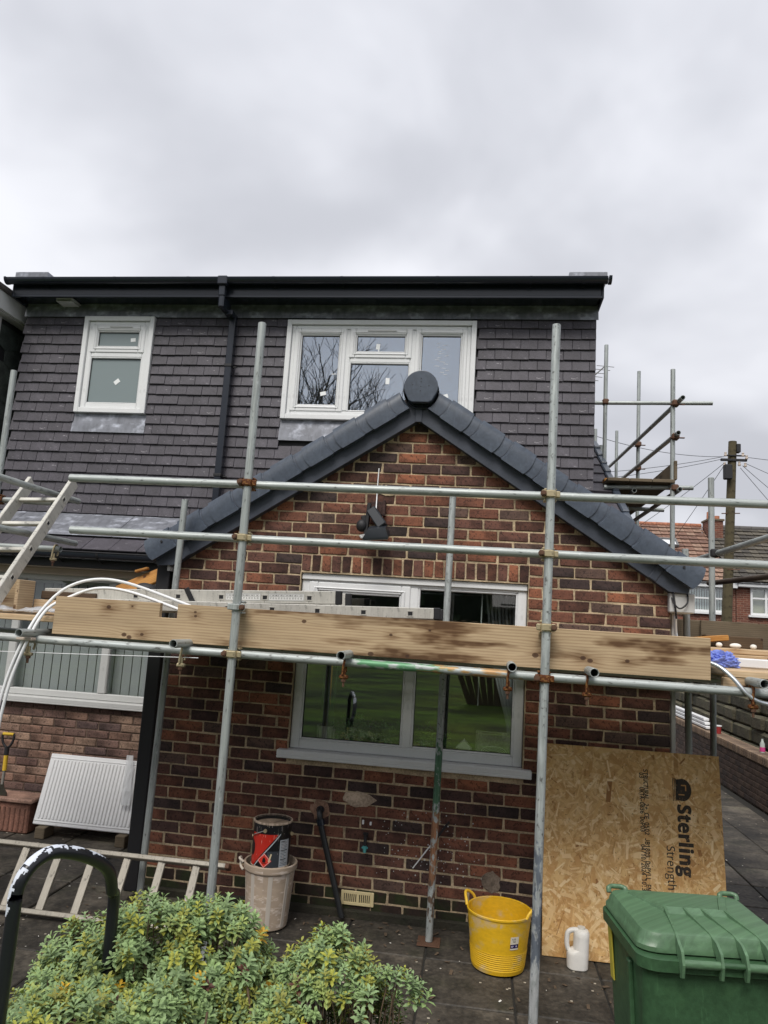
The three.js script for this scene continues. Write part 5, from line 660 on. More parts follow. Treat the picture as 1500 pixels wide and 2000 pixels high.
  part('can_body', new THREE.CylinderGeometry(0.129, 0.129, 0.28, 56, 1, true).rotateY(Math.PI + 0.3).translate(X - 0.005, 0.537, Z), phys([1, 1, 1], { map: t, roughness: 0.35, side: THREE.DoubleSide }), c);
  part('can_rim', [aim(lathe([[0.125, 0], [0.134, 0.0], [0.135, 0.01], [0.129, 0.013], [0.125, 0.012]], 56), [X - 0.005, 0.672, Z], [X - 0.005, 1, Z]), aim(lathe([[0, 0], [0.13, 0], [0.133, 0.006], [0.129, 0.01], [0, 0.008]], 56), [X - 0.005, 0.392, Z], [X - 0.005, 1, Z])], mat([0.55, 0.45, 0.36], { map: T.mortar }), c);
  part('dried_contents', cyl([X - 0.005, 0.6, Z], [X - 0.005, 0.652, Z], 0.1275, 40), mat([0.55, 0.43, 0.33], { map: T.mortar }), c);
  part('wire_handle', path([[X - 0.135, 0.555, Z - 0.02], [X - 0.10, 0.60, Z + 0.10], [X - 0.03, 0.635, Z + 0.137], [X + 0.05, 0.52, Z + 0.136], [X - 0.02, 0.46, Z + 0.14], [X - 0.1, 0.42, Z + 0.10]].slice(0, 3), 0.003, 30, 6), M.galv, c);
  part('handle_lug', [cyl([X - 0.02, 0.635, Z + 0.125], [X - 0.02, 0.635, Z + 0.14], 0.012, 12), cyl([X + 0.125, 0.6, Z], [X + 0.137, 0.6, Z + 0.01], 0.012, 12), cyl([X - 0.128, 0.56, Z], [X - 0.142, 0.56, Z], 0.012, 12)], M.zinc, c);
}
{ // radiator leaning on the house wall
  const s = new THREE.Group(); s.name = numbered('radiator'); scene.add(s); tag(s, 'white ribbed panel radiator leaning against the house wall', 'radiator');
  const w = 1.04, h = 0.605, add = (n, g, m) => { const q = new THREE.Mesh(Array.isArray(g) ? mg(g) : g, m); q.name = n; q.castShadow = q.receiveShadow = true; s.add(q); }; const wm = phys([0.74, 0.75, 0.77], { roughness: 0.35, map: T.smudge });
  add('panel', cbox(w, h, 0.022, 0.006).translate(0, h / 2, 0), wm); for (let k = 0; k < 29; k++) add('rib', cbox(0.021, h - 0.10, 0.012, 0.0055).translate(-w / 2 + 0.045 + k * (w - 0.09) / 28, h / 2, 0.0125), wm);
  add('rear_fins', [...Array(7).keys()].map(k => cbox(0.048, 0.55, 0.05, 0.004).translate(0.12 + k * 0.058, h / 2 + 0.03, -0.05)), M.upvcDull); add('top_seam', [cbox(w - 0.01, 0.012, 0.01, 0.004).translate(0, 0.035, 0.011), cbox(w - 0.01, 0.012, 0.01, 0.004).translate(0, h - 0.035, 0.011)], wm);
  s.position.set(-4.69, 0.10, -0.955); s.rotation.set(-0.3, 0.0, 0.0);
  for (const x of [-5.1, -4.35]) solo('timber_batten', cbox(0.09, 0.095, 0.16, 0.005, x).translate(x, 0.0475, -0.97), M.woodGrey, x < -5 ? 'left timber block under the radiator' : 'right timber block under the radiator', 'timber');
  const g = new THREE.PlaneGeometry(0.10, 0.42, 10, 30), p = g.attributes.position; for (let i = 0; i < p.count; i++) { const y = p.getY(i), x = p.getX(i); p.setX(i, x * (0.65 + 0.5 * (0.21 - y)) + 0.16 * (0.21 - y) * 0.9); p.setZ(i, 0.016 * (fbm3(x * 40, y * 22, 3, 3) - 0.2)); } g.computeVertexNormals(); solo('plastic_wrap', g.rotateX(-0.3).translate(-4.43, 0.53, -1.03), phys([0.7, 0.71, 0.72], { transmission: 0.45, roughness: 0.2, thickness: 0 }), 'strip of clear plastic wrap hanging down the radiator', 'wrap');
  const gl = thing('work_glove', 'grey work glove with an orange cuff hung at the radiator corner', 'glove', [-4.2, 0.45, -0.95]);
  part('palm', slab([[-4.25, 0.41], [-4.165, 0.4], [-4.165, 0.56], [-4.185, 0.6], [-4.215, 0.58], [-4.235, 0.51]], 0.03, [], 0.008).translate(0, 0, -0.97), mat([0.42, 0.4, 0.36], { map: T.mortar }), gl); part('cuff', slab([[-4.20, 0.59], [-4.155, 0.59], [-4.16, 0.68], [-4.185, 0.68]], 0.03, [], 0.006).translate(0, 0, -0.975), mat([0.62, 0.12, 0.05]), gl);
  solo('black_cable', path([[-3.9, 0.56, -0.6], [-4.08, 0.48, -0.75], [-4.19, 0.40, -0.88], [-4.185, 0.25, -0.86], [-4.21, 0.13, -0.84], [-4.17, 0.01, -0.82]], 0.007, 40, 6), M.blackMatt, 'black cable dangling between radiator and black post', 'cable');
}
{ // terracotta trough and spade at the house wall
  const s = thing('terracotta_trough', 'long ribbed terracotta trough under the left window', 'planter', [-6.1, 0, -1.06]), tm = mat([0.30, 0.145, 0.105], { map: T.mortar, roughness: 0.9 });
  part('trough_body', [lim(-6.95, -5.27, 0.0, 0.26, -1.17, -0.97, 0.012)], tm, s); part('trough_rim', [lim(-6.98, -5.24, 0.262, 0.30, -1.2, -0.94, 0.01)], mat([0.36, 0.22, 0.17], { map: T.mortar }), s); for (let k = 0; k < 34; k++) part('trough_rib', cbox(0.024, 0.2, 0.014, 0.005).translate(-6.9 + k * 0.048, 0.12, -0.97), tm, s);
  const sp = thing('spade', 'spade with yellow shaft and black grip standing at the trough', 'spade', [-5.57, 0.3, -0.98]);
  part('blade', slab([[-5.63, 0.302], [-5.52, 0.302], [-5.522, 0.33], [-5.555, 0.37], [-5.565, 0.42], [-5.59, 0.42], [-5.60, 0.37], [-5.632, 0.335]], 0.012, [], 0.003).translate(0, 0, -1.0), mat([0.32, 0.3, 0.26], { map: T.stone }), sp); part('socket', cyl([-5.578, 0.40, -0.994], [-5.578, 0.53, -1.0], 0.013, 12), mat([0.2, 0.19, 0.17]), sp);
  part('shaft', cyl([-5.578, 0.52, -1.0], [-5.58, 0.66, -1.0], 0.019, 14), mat([0.62, 0.40, 0.03]), sp); part('grip', [cyl([-5.58, 0.655, -1.0], [-5.581, 0.73, -1.0], 0.02, 12), path([[-5.58, 0.71, -1.0], [-5.625, 0.76, -1.0], [-5.64, 0.82, -1.0], [-5.63, 0.845, -1.0]], 0.011, 16, 7), path([[-5.58, 0.71, -1.0], [-5.54, 0.76, -1.0], [-5.525, 0.82, -1.0], [-5.535, 0.845, -1.0]], 0.011, 16, 7)], M.blackMatt, sp); part('grip_bar', cyl([-5.635, 0.84, -1.0], [-5.53, 0.84, -1.0], 0.014, 12), mat([0.55, 0.36, 0.03]), sp);
}
{ // green wheeled bin, hinge side towards the camera; local origin at its base centre
  const s = new THREE.Group(); s.name = numbered('wheelie_bin'); scene.add(s); tag(s, 'green wheeled rubbish bin with closed lid in the right foreground', 'wheelie bin');
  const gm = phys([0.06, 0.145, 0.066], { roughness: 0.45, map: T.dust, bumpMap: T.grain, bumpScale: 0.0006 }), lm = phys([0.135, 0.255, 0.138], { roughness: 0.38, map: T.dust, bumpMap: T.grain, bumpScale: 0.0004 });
  const add = (n, g, m, pa = s) => { const q = new THREE.Mesh(Array.isArray(g) ? mg(g) : g, m); q.name = n; q.castShadow = q.receiveShadow = true; pa.add(q); return q; };
  const ring = (w, d, y, rr, zo = 0) => rrect(w, d, rr, 5).map(p => [p[0], y, -p[1] + zo]);
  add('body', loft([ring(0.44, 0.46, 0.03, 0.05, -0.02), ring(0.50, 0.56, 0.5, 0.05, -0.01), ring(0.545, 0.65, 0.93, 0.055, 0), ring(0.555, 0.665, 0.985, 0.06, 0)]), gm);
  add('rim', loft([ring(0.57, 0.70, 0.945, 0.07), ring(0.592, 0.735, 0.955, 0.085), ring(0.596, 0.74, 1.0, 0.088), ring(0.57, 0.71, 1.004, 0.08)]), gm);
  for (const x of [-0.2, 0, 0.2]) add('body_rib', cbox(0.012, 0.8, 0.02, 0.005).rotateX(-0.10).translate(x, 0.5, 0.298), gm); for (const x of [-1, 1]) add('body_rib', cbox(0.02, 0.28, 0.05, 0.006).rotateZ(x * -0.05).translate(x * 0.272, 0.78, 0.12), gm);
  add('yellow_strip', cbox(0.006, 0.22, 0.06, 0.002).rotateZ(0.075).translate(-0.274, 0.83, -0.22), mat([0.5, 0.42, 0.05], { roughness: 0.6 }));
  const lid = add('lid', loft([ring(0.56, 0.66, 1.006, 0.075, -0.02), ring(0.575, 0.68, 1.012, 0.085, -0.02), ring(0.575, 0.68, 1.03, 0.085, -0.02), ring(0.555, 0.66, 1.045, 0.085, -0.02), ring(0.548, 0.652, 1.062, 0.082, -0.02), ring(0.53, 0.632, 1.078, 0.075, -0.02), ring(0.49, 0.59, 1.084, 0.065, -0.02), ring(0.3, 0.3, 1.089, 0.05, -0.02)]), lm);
  // raised wings and the stepped field towards the hinge
  const wing = (x0, z0, x1, z1, w) => { const dx = x1 - x0, dz = z1 - z0, L = Math.hypot(dx, dz); return loft([[[-w, 0, 0], [w, 0, 0], [w, 0, L], [-w, 0, L]], [[-w * 0.7, 0.014, 0.01], [w * 0.7, 0.014, 0.01], [w * 0.7, 0.022, L], [-w * 0.7, 0.022, L]]].map(q => q.slice().reverse())).rotateY(Math.atan2(dx, dz)).translate(x0, 1.078, z0); };
  add('lid_wing', wing(-0.19, -0.26, -0.11, 0.02, 0.02), lm, lid); add('lid_wing', wing(0.19, -0.26, 0.11, 0.02, 0.02), lm, lid);
  add('lid_step', loft([[[-0.115, 1.08, 0.0], [0.115, 1.08, 0.0], [0.13, 1.08, 0.05], [-0.13, 1.08, 0.05]], [[-0.115, 1.106, 0.0], [0.115, 1.106, 0.0], [0.125, 1.088, 0.05], [-0.125, 1.088, 0.05]]].map(q => q.slice().reverse())), lm, lid);
  for (const [x0, x1] of [[-0.115, -0.155], [-0.04, -0.015], [0.03, 0.075], [0.12, 0.165]]) { // ribs running into the hinge arms
    const pts = [[0.0, 1.106], [0.12, 1.098], [0.27, 1.088], [0.345, 1.07], [0.395, 1.045], [0.415, 1.0], [0.405, 0.95]], lo = [[0.0, 1.08], [0.12, 1.082], [0.25, 1.078], [0.31, 1.05], [0.345, 1.02], [0.37, 0.985], [0.385, 0.945]]; const X = z => x0 + (x1 - x0) * Math.min(1, z / 0.34), g = [];
    for (let i = 0; i + 1 < pts.length; i++) { const q = (p, dx) => [X(p[0]) + dx, p[1], p[0]]; g.push(loft([[q(lo[i], -0.006), q(lo[i], 0.006), q(pts[i], 0.005), q(pts[i], -0.005)], [q(lo[i + 1], -0.006), q(lo[i + 1], 0.006), q(pts[i + 1], 0.005), q(pts[i + 1], -0.005)]].map(r => r.slice()))); } add('hinge_arm', g, lm, lid); }
  add('hinge_bar', cyl([-0.15, 1.0, 0.392], [-0.02, 1.0, 0.392], 0.0165, 16), lm, lid); add('hinge_bar', cyl([0.078, 1.0, 0.392], [0.165, 1.0, 0.392], 0.0165, 16), lm, lid); add('handle_grip', cyl([-0.018, 1.0, 0.385], [0.075, 1.0, 0.385], 0.012, 12), gm, lid);
  for (const x of [-0.235, 0.235]) add('lid_handle', path([[x - 0.035, 1.07, -0.30], [x - 0.035, 1.088, -0.31], [x - 0.02, 1.092, -0.325], [x + 0.02, 1.092, -0.325], [x + 0.035, 1.088, -0.31], [x + 0.035, 1.07, -0.30]], 0.011, 30, 8, 0.3), lm, lid);
  for (const x of [-1, 1]) { const w = add('wheel', cyl([x * 0.2, 0.1, 0.24], [x * 0.25, 0.1, 0.24], 0.1, 28), M.blackMatt); } add('axle', cyl([-0.24, 0.1, 0.24], [0.24, 0.1, 0.24], 0.012, 10), M.galvDark);
  s.scale.set(1.02, 0.912, 0.73); s.position.set(-0.44, 0, 2.17); s.rotation.y = 0.12;
}
{ // black handrail hoop with worn white paint
  const s = thing('handrail', 'black handrail hoop with worn white paint at lower left', 'handrail', [-2.75, 0, 2.85]);
  const pts = [[-2.832, -0.02, 3.079], [-2.812, 0.992, 3.089], [-2.812, 1.116, 3.087], [-2.802, 1.173, 3.073], [-2.785, 1.212, 3.036], [-2.761, 1.224, 2.973], [-2.724, 1.196, 2.883], [-2.696, 1.143, 2.779], [-2.683, 1.086, 2.707], [-2.688, 1.002, 2.655], [-2.698, 0.874, 2.606], [-2.708, -0.02, 2.586]];
  const g = path(pts, 0.0225, 150, 20), p = g.attributes.position, n = g.attributes.normal;
  part('hoop', g, phys([0.012, 0.013, 0.017], { roughness: 0.32 }), s);
  // paint left on the top of the bend: a thin ragged skin
  const c = new THREE.CatmullRomCurve3(pts.map(q => V(...q)), false, 'catmullrom', 0.5), L = 360, pos = [], R = 0.0232, keep = (i, j) => { const t = c.getPointAt(i / L); const a = j / 24 * 2 * Math.PI; return 0; };
  const fr = c.computeFrenetFrames(L, false), P = (i, j) => { const b = c.getPointAt(i / L), a = j / 40 * 2 * Math.PI; return b.clone().addScaledVector(fr.normals[i], R * Math.cos(a)).addScaledVector(fr.binormals[i], R * Math.sin(a)); };
  for (let i = 0; i < L; i++) for (let j = 0; j < 40; j++) { const q = [P(i, j), P(i + 1, j), P(i + 1, j + 1), P(i, j + 1)], b = c.getPointAt((i + 0.5) / L), m = q[0].clone().add(q[2]).multiplyScalar(0.5).sub(b).normalize(); const hgt = b.y; if (hgt < 1.06 || b.z < 2.75) continue; const side = b.y < 1.18 && b.z > 3 ? m.dot(V(-0.55, 0.45, 0.45)) : m.dot(V(-0.1, 0.95, 0.25)); const nz = fbm3(q[0].x * 75, q[0].y * 75, q[0].z * 75, 4); if (side < 0.62 + 1.3 * (nz - 0.5) || nz > 0.62) continue; for (const k of [0, 1, 2, 0, 2, 3]) pos.push(q[k].x, q[k].y, q[k].z); }
  const pg = new THREE.BufferGeometry(); pg.setAttribute('position', new THREE.Float32BufferAttribute(pos, 3)); pg.computeVertexNormals(); pg.setAttribute('uv', new THREE.Float32BufferAttribute(new Float32Array(pos.length / 3 * 2), 2)); part('paint_remains', pg, mat([0.62, 0.66, 0.74], { roughness: 0.6, side: THREE.DoubleSide }), s);
}

// ---------------------------------------------------------------- right boundary: low brick wall, rough stone wall
{
  const w = thing('low_brick_wall', 'low dark brick wall with brick on edge coping along the side path', 'wall', [2.42, 0, -3.5]), r = rng(61), bm = [[0.12, 0.078, 0.06], [0.085, 0.06, 0.05], [0.15, 0.10, 0.075]].map(c => mat(c, { map: T.brick, roughness: 0.9, bumpMap: T.brickBump, bumpScale: 0.004 }));
  part('core', lim(2.325, 2.52, -0.05, 0.555, -9.4, 2.2, 0.002), mat([0.2, 0.17, 0.14], { roughness: 1, map: T.mortar }), w);
  const bg = cbox(0.07, 0.066, 0.215, 0.005), cg = cbox(0.245, 0.105, 0.064, 0.006); const cm = [[0.30, 0.2, 0.13], [0.24, 0.165, 0.115], [0.36, 0.25, 0.17]].map(c => mat(c, { map: T.brick, roughness: 0.9 }));
  for (let j = 0; j < 7; j++) for (let k = 0; k < 26; k++) { const z = -9.2 + k * 0.225 + (j % 2) * 0.1125; if (z < -3.2) place('brick', bg, bm[(r() * 3) | 0], w, 2.345, 0.04 + j * 0.076, z); }
  const far = []; for (let k = 0; k < 150; k++) { const z = -9.3 + k * 0.0745; if (z > 2) break; if (z < -3.0) place('coping_brick', cg, cm[(r() * 3) | 0], w, 2.42, 0.612, z); else far.push(cg.clone().translate(2.42, 0.612, z)); } part('further_coping', far, cm[0], w).userData.kind = 'stuff';
  const s = thing('stone_wall', 'dark mossy stone retaining wall behind the low brick wall', 'wall', [3.0, 0, -4]); part('core', lim(2.95, 6.5, -0.05, 1.5, -12, 1.5, 0.01), mat([0.03, 0.03, 0.024], { roughness: 1 }), s); const sg = [0, 1, 2, 3].map(i => { const q = rng(i + 2), g = cbox(0.3, 0.2, 0.42 + 0.12 * i, 0.03), p = g.attributes.position; for (let k = 0; k < p.count; k++) p.setXYZ(k, p.getX(k) + 0.05 * (fbm3(p.getX(k) * 5 + i * 9, p.getY(k) * 6, p.getZ(k) * 5, 2) - 0.5), p.getY(k) + 0.04 * (fbm3(p.getX(k) * 5, p.getY(k) * 6 + i * 5, p.getZ(k) * 5, 2) - 0.5), p.getZ(k)); return g; });
  for (let j = 0; j < 7; j++) for (let z = -11.5 + r() * 0.3; z < 1.2;) { const i = (r() * 4) | 0, L = 0.44 + 0.12 * i; place('stone', sg[i], M.stone[(r() * 3) | 0], s, 2.72 + j * 0.03 + 0.06 * (r() - 0.5), 0.1 + j * 0.215, z + L / 2); z += L; }
  const cp = thing('paper_cup', 'red paper cup with white rim on the low brick wall', 'cup', [2.42, 0.665, -6.9]); part('cup', lathe([[0, 0], [0.035, 0], [0.045, 0.115], [0.042, 0.115], [0.033, 0.006], [0, 0.006]], 20).translate(2.42, 0.665, -6.9), mat([0.34, 0.03, 0.03]), cp); part('lid', cyl([2.42, 0.775, -6.9], [2.42, 0.79, -6.9], 0.049, 20), M.white, cp);
  const bt = thing('drink_bottle', 'clear drink bottle with pink label on the low brick wall', 'bottle', [2.44, 0.665, -5.15]); part('bottle', lathe([[0, 0], [0.03, 0], [0.032, 0.11], [0.014, 0.15], [0.013, 0.175], [0, 0.175]], 18).translate(2.44, 0.665, -5.15), phys([0.5, 0.55, 0.52], { roughness: 0.1 }), bt); part('label', cyl([2.44, 0.68, -5.15], [2.44, 0.735, -5.15], 0.0335, 18), mat([0.62, 0.06, 0.25]), bt);
  for (let k = 0; k < 3; k++) solo('gutter_length', cbox(0.09, 0.04, 2.2, 0.006).rotateX(0.0).translate(2.38 + 0.01 * k, 0.70 + k * 0.055, -8.35 - 0.1 * k), M.white, ['bottom', 'middle', 'top'][k] + ' of three white plastic lengths stacked on the low wall', 'plastic');
}
// ---------------------------------------------------------------- scaffold at the flank of the house
{
  const s = thing('flank_scaffold', 'tube scaffold with a boarded lift at the right flank of the house', 'scaffold', [0.5, 0, -3.6]), S = (n, a, b, m = M.galv) => part(n, tube(a, b), m, s);
  const mid = M.galv;
  S('standard', [0.58, 0.0, -2.3], [0.58, 4.9, -2.3], mid); S('standard', [0.695, 0, -4.6], [0.70, 5.7, -4.6], mid); S('standard', [0.05, 0, -3.3], [0.05, 5.56, -3.3], mid); S('standard', [0.66, 0, -6], [0.66, 5.23, -6], mid); S('standard', [0.08, 0, -3.75], [0.08, 4.42, -3.75], mid); S('standard', [0.34, 0, -6], [0.34, 5.25, -6], mid);
  S('guard_rail', [-0.3, 4.84, -3.35], [1.33, 4.84, -3.35].map((v, i) => i === 0 ? 1.22 : i === 1 ? 4.79 : -3.1), mid);
  S('guard_rail', [0.63, 4.53, -2.1], [0.60, 4.715, -6.25]); S('guard_rail', [0.6, 4.17, -2.15], [0.68, 4.42, -6.3]);
  S('transom', [-0.1, 3.615, -2.36], [0.8, 3.64, -2.36]); S('transom', [0.2, 3.59, -3.5], [0.78, 3.585, -3.5], mid); S('transom', [0.1, 3.47, -3.6], [0.42, 3.47, -3.6], mid); S('ledger', [0.63, 3.59, -2.2], [0.64, 3.6, -5.2]); S('ledger', [0.20, 3.58, -2.3], [0.2, 3.58, -5.2]);
  for (const [x, y, z] of [[0.6, 4.52, -2.28], [0.6, 4.16, -2.28], [0.69, 4.65, -4.55], [0.69, 4.32, -4.55], [0.05, 4.84, -3.3], [0.6, 3.62, -2.3]]) { part('coupler', [cbox(0.075, 0.07, 0.085, 0.014).translate(x, y, z), cbox(0.15, 0.012, 0.02, 0.003).translate(x + 0.02, y - 0.01, z)], M.rustBolt, s); }
  for (let k = 0; k < 3; k++) solo('scaffold_board', lim(-0.08 + k * 0.226, 0.142 + k * 0.226, 3.665, 3.70, -5.1, -2.25, 0.004, k), M.woodGrey, ['innermost', 'middle', 'outermost'][k] + ' scaffold board of the high flank platform', 'board', 'boards of the high flank platform');
  solo('toe_board', lim(0.585, 0.615, 3.70, 3.9, -5.0, -2.25, 0.004, 0.5), M.woodGrey, 'toe board on edge along the high flank platform', 'board');
  solo('timber_offcut', cbox(0.32, 0.04, 0.25, 0.008).translate(0.08, 3.72, -2.6), M.timber, 'orange plywood piece on the high flank platform', 'offcut');
}
// ---------------------------------------------------------------- houses across the way, pole, wires
{
  const Z0 = -22, rowsOf = (x0, x1, y0, z0, y1, z1, n, seed, cols, parent, name, wave) => { // overlapping tile courses on a slope
    const L = Math.hypot(y1 - y0, z1 - z0) / n, a = Math.atan2(y1 - y0, -(z1 - z0)), R = rng(seed), bins = cols.map(() => []);
    for (let i = 0; i < n; i++) { const f = (i + 0.5) / n; let x = x0; while (x < x1) { const w = Math.min(x1 - x, wave ? 0.30 : 0.33); bins[(R() * cols.length) | 0].push(cbox(w - 0.012, 0.025 + 0.012 * R(), L * 1.1, 0.004).rotateX(a - 0.15).translate(x + w / 2, y0 + (y1 - y0) * f + 0.02 + 0.006 * R(), z0 + (z1 - z0) * f)); x += w; } }
    bins.forEach((b, i) => b.length && (part(name, b, mat(cols[i], { map: T.mortar, roughness: 0.85 }), parent).userData.kind = 'stuff'));
  };
  const win = (p, x0, x1, y0, y1, z, splits, blind) => { const w = grp('window', p); part('window_frame', [...rect(x0, x1, y0, y1, 0.07, z - 0.05, z + 0.04, 0.006), ...splits.map(x => lim(x - 0.04, x + 0.04, y0 + 0.07, y1 - 0.07, z - 0.05, z + 0.035)), lim(x0 + 0.07, x1 - 0.07, y1 - 0.42, y1 - 0.36, z - 0.05, z + 0.033)], M.upvc, w); part('pane', lim(x0 + 0.06, x1 - 0.06, y0 + 0.06, y1 - 0.06, z - 0.02, z - 0.018, 0.0005), M.glass, w); part('blind', blind === 'slat' ? [...Array(16).keys()].map(k => lim(x0 + 0.1 + k * (x1 - x0 - 0.2) / 16, x0 + 0.1 + (k + 0.72) * (x1 - x0 - 0.2) / 16, y0 + 0.05, y1 - 0.05, z - 0.2, z - 0.19)) : [lim(x0, x1, y0, y1, z - 0.16, z - 0.15)], blind === 'slat' ? M.roomPale : mat([0.45, 0.41, 0.3]), w); part('sill', lim(x0 - 0.08, x1 + 0.08, y0 - 0.08, y0 - 0.002, z - 0.05, z + 0.1), M.upvc, w); };
  const bm = mat([0.78, 0.72, 0.70], { map: T.farBrick, roughness: 0.9 });
  const a = thing('orange_roof_house', 'brick house with an orange tiled roof and skylight across the way', 'house', [3.5, 0, Z0 - 3]);
  part('wall', [lim(-2, 5.85, -0.09, 4.0, Z0 - 7, Z0, 0.004), lim(5.85, 6.0, -0.09, 3.12, Z0 - 7, Z0, 0.004), lim(7.30, 7.62, -0.09, 4.0, Z0 - 7, Z0, 0.004), lim(6.0, 7.3, -0.09, 3.10, Z0 - 0.2, Z0, 0.004), lim(6.0, 7.3, 0, 4, Z0 - 1.2, Z0 - 1.1)], bm, a);
  part('fascia', [lim(-2.2, 7.62, 3.98, 4.16, Z0 + 0.18, Z0 + 0.22), lim(-2.2, 7.62, 3.97, 3.99, Z0 - 0.1, Z0 + 0.2)], M.upvc, a);
  win(a, 5.75, 7.33, 3.1, 3.97, Z0 + 0.005, [6.9], 'slat');
  part('roof_deck', slab([[-Z0 - 0.25, 4.1], [-Z0 + 3.6, 6.6], [-Z0 + 7.4, 4.1]], 9.6).rotateY(Math.PI / 2).translate(-2.2, 0, 0), M.roofTile, a);
  rowsOf(-2.2, 7.45, 4.16, Z0 + 0.3, 6.68, Z0 - 3.6, 14, 4, [[0.27, 0.15, 0.11], [0.32, 0.19, 0.14], [0.22, 0.125, 0.095], [0.37, 0.24, 0.18]], a, 'tile_courses');
  part('ridge_tiles', [...Array(22).keys()].map(k => cyl([-2.2 + k * 0.44, 6.68, Z0 - 3.6], [-2.2 + k * 0.44 + 0.43, 6.68, Z0 - 3.6], 0.11, 12)), mat([0.42, 0.17, 0.1], { map: T.mortar }), a);
  const sl = Math.atan2(2.52, 3.9), sky = grp('skylight', a); part('skylight_frame', rect(-0.36, 0.36, -0.3, 0.3, 0.06, 0, 0.1).map(g => g.rotateX(-(Math.PI / 2 - sl)).translate(5.78, 5.73, Z0 - 1.98)), mat([0.16, 0.16, 0.16]), sky); part('skylight_pane', cbox(0.6, 0.5, 0.01).rotateX(-(Math.PI / 2 - sl)).translate(5.78, 5.76, Z0 - 1.96), phys([0.75, 0.76, 0.78], { roughness: 0.12 }), sky);
  const ch = grp('chimney', a); part('stack', lim(7.5, 8.06, 4.6, 6.8, Z0 - 3.5, Z0 - 2.7, 0.01), bm, ch); part('stack_cap', lim(7.46, 8.1, 6.8, 6.88, Z0 - 3.55, Z0 - 2.65, 0.01), M.woodGrey, ch); part('chimney_pot', [cyl([7.64, 6.85, Z0 - 3.1], [7.64, 7.2, Z0 - 3.1], 0.1, 14, 0.085), cyl([7.92, 6.85, Z0 - 3.1], [7.92, 7.05, Z0 - 3.1], 0.12, 14)], mat([0.4, 0.16, 0.09]), ch);
  const b = thing('dark_roof_house', 'brick house with a dark ribbed tile roof at the right edge', 'house', [11, 0, Z0 - 3]);
  part('wall', [lim(7.64, 8.1, -0.09, 4.05, Z0 - 7, Z0 + 0.02, 0.004), lim(8.1, 9.4, -0.09, 3.05, Z0 - 0.25, Z0 + 0.02, 0.004), lim(9.4, 16, -0.09, 4.05, Z0 - 7, Z0 + 0.02, 0.004), lim(8.1, 9.4, 3.05, 4.05, Z0 - 0.9, Z0 - 0.8)], bm, b); win(b, 8.1, 9.4, 3.08, 4.05, Z0 + 0.025, [8.62], 'roller'); part('fascia', [lim(7.64, 16.2, 4.05, 4.2, Z0 + 0.2, Z0 + 0.24), lim(7.64, 16.2, 4.03, 4.05, Z0, Z0 + 0.22)], M.upvc, b);
  part('roof_deck', slab([[-Z0 - 0.27, 4.15], [-Z0 + 3.6, 6.57], [-Z0 + 7.4, 4.15]], 8.6).rotateY(Math.PI / 2).translate(7.64, 0, 0), M.roofTile, b); rowsOf(7.5, 16.2, 4.2, Z0 + 0.32, 6.65, Z0 - 3.58, 14, 9, [[0.1, 0.09, 0.075], [0.14, 0.125, 0.1], [0.075, 0.068, 0.06]], b, 'tile_courses', true);
  part('ridge_tiles', [...Array(19).keys()].map(k => cyl([7.6 + k * 0.45, 6.66, Z0 - 3.58], [7.6 + k * 0.45 + 0.44, 6.66, Z0 - 3.58], 0.11, 12)), mat([0.09, 0.085, 0.08]), b);
  // pole
  const p = thing('utility_pole', 'mossy wooden utility pole with black boxes and white insulators', 'utility pole', [4.1, 0, -12]);
  part('pole_shaft', cyl([4.06, -0.09, -12], [4.32, 6.69, -12], 0.125, 20, 0.09), mat([0.5, 0.5, 0.36], { map: T.woodGrey, roughness: 0.95 }), p); part('junction_box', [lim(4.06, 4.24, 5.75, 6.1, -11.89, -11.76, 0.02), lim(4.38, 4.47, 6.42, 6.62, -12.05, -11.9, 0.01)], M.blackMatt, p); part('cross_bracket', [lim(4.02, 4.6, 6.2, 6.26, -11.93, -11.88, 0.01), lim(4.1, 4.56, 6.32, 6.35, -11.93, -11.88, 0.006)], M.blackMatt, p);
  for (const [x, y] of [[4.12, 6.36], [4.5, 6.36], [4.58, 6.3], [4.42, 6.14], [4.55, 6.12], [4.1, 6.12]]) part('insulator', lathe([[0, 0], [0.03, 0], [0.035, 0.03], [0.022, 0.05], [0.03, 0.08], [0, 0.1]], 12).translate(x, y - 0.05, -11.87), M.cream, p); part('step_iron', [cyl([4.05, 4.98, -11.95], [4.45, 5.0, -11.95], 0.012, 8), cyl([4.15, 3.7, -11.9], [4.42, 3.7, -11.9], 0.012, 8)], M.rustBolt, p);
  const wire = (A, B, sag, lab) => { const q = []; for (let i = 0; i <= 12; i++) { const t = i / 12; q.push([A[0] + (B[0] - A[0]) * t, A[1] + (B[1] - A[1]) * t - sag * 4 * t * (1 - t), A[2] + (B[2] - A[2]) * t]); } solo('overhead_wire', path(q, 0.006, 40, 5), M.blackMatt, lab, 'wire'); };
  wire([4.1, 6.3, -11.9], [-0.6, 6.3, -8.5], 0.25, 'topmost overhead wire from the pole to behind the dormer'); wire([4.08, 6.3, -11.9], [-2.2, 5.2, -9.5], 0.2, 'upper of two close wires from the pole to the left'); wire([4.08, 6.25, -11.9], [-2.2, 4.9, -9.2], 0.2, 'lower of two close wires from the pole to the left'); wire([4.1, 6.15, -11.9], [0.7, 3.6, -14], 0.15, 'wire falling from the pole toward the flank platform'); wire([4.1, 6.1, -11.9], [2.2, 2.6, -14.5], 0.1, 'steep wire falling left of the pole');
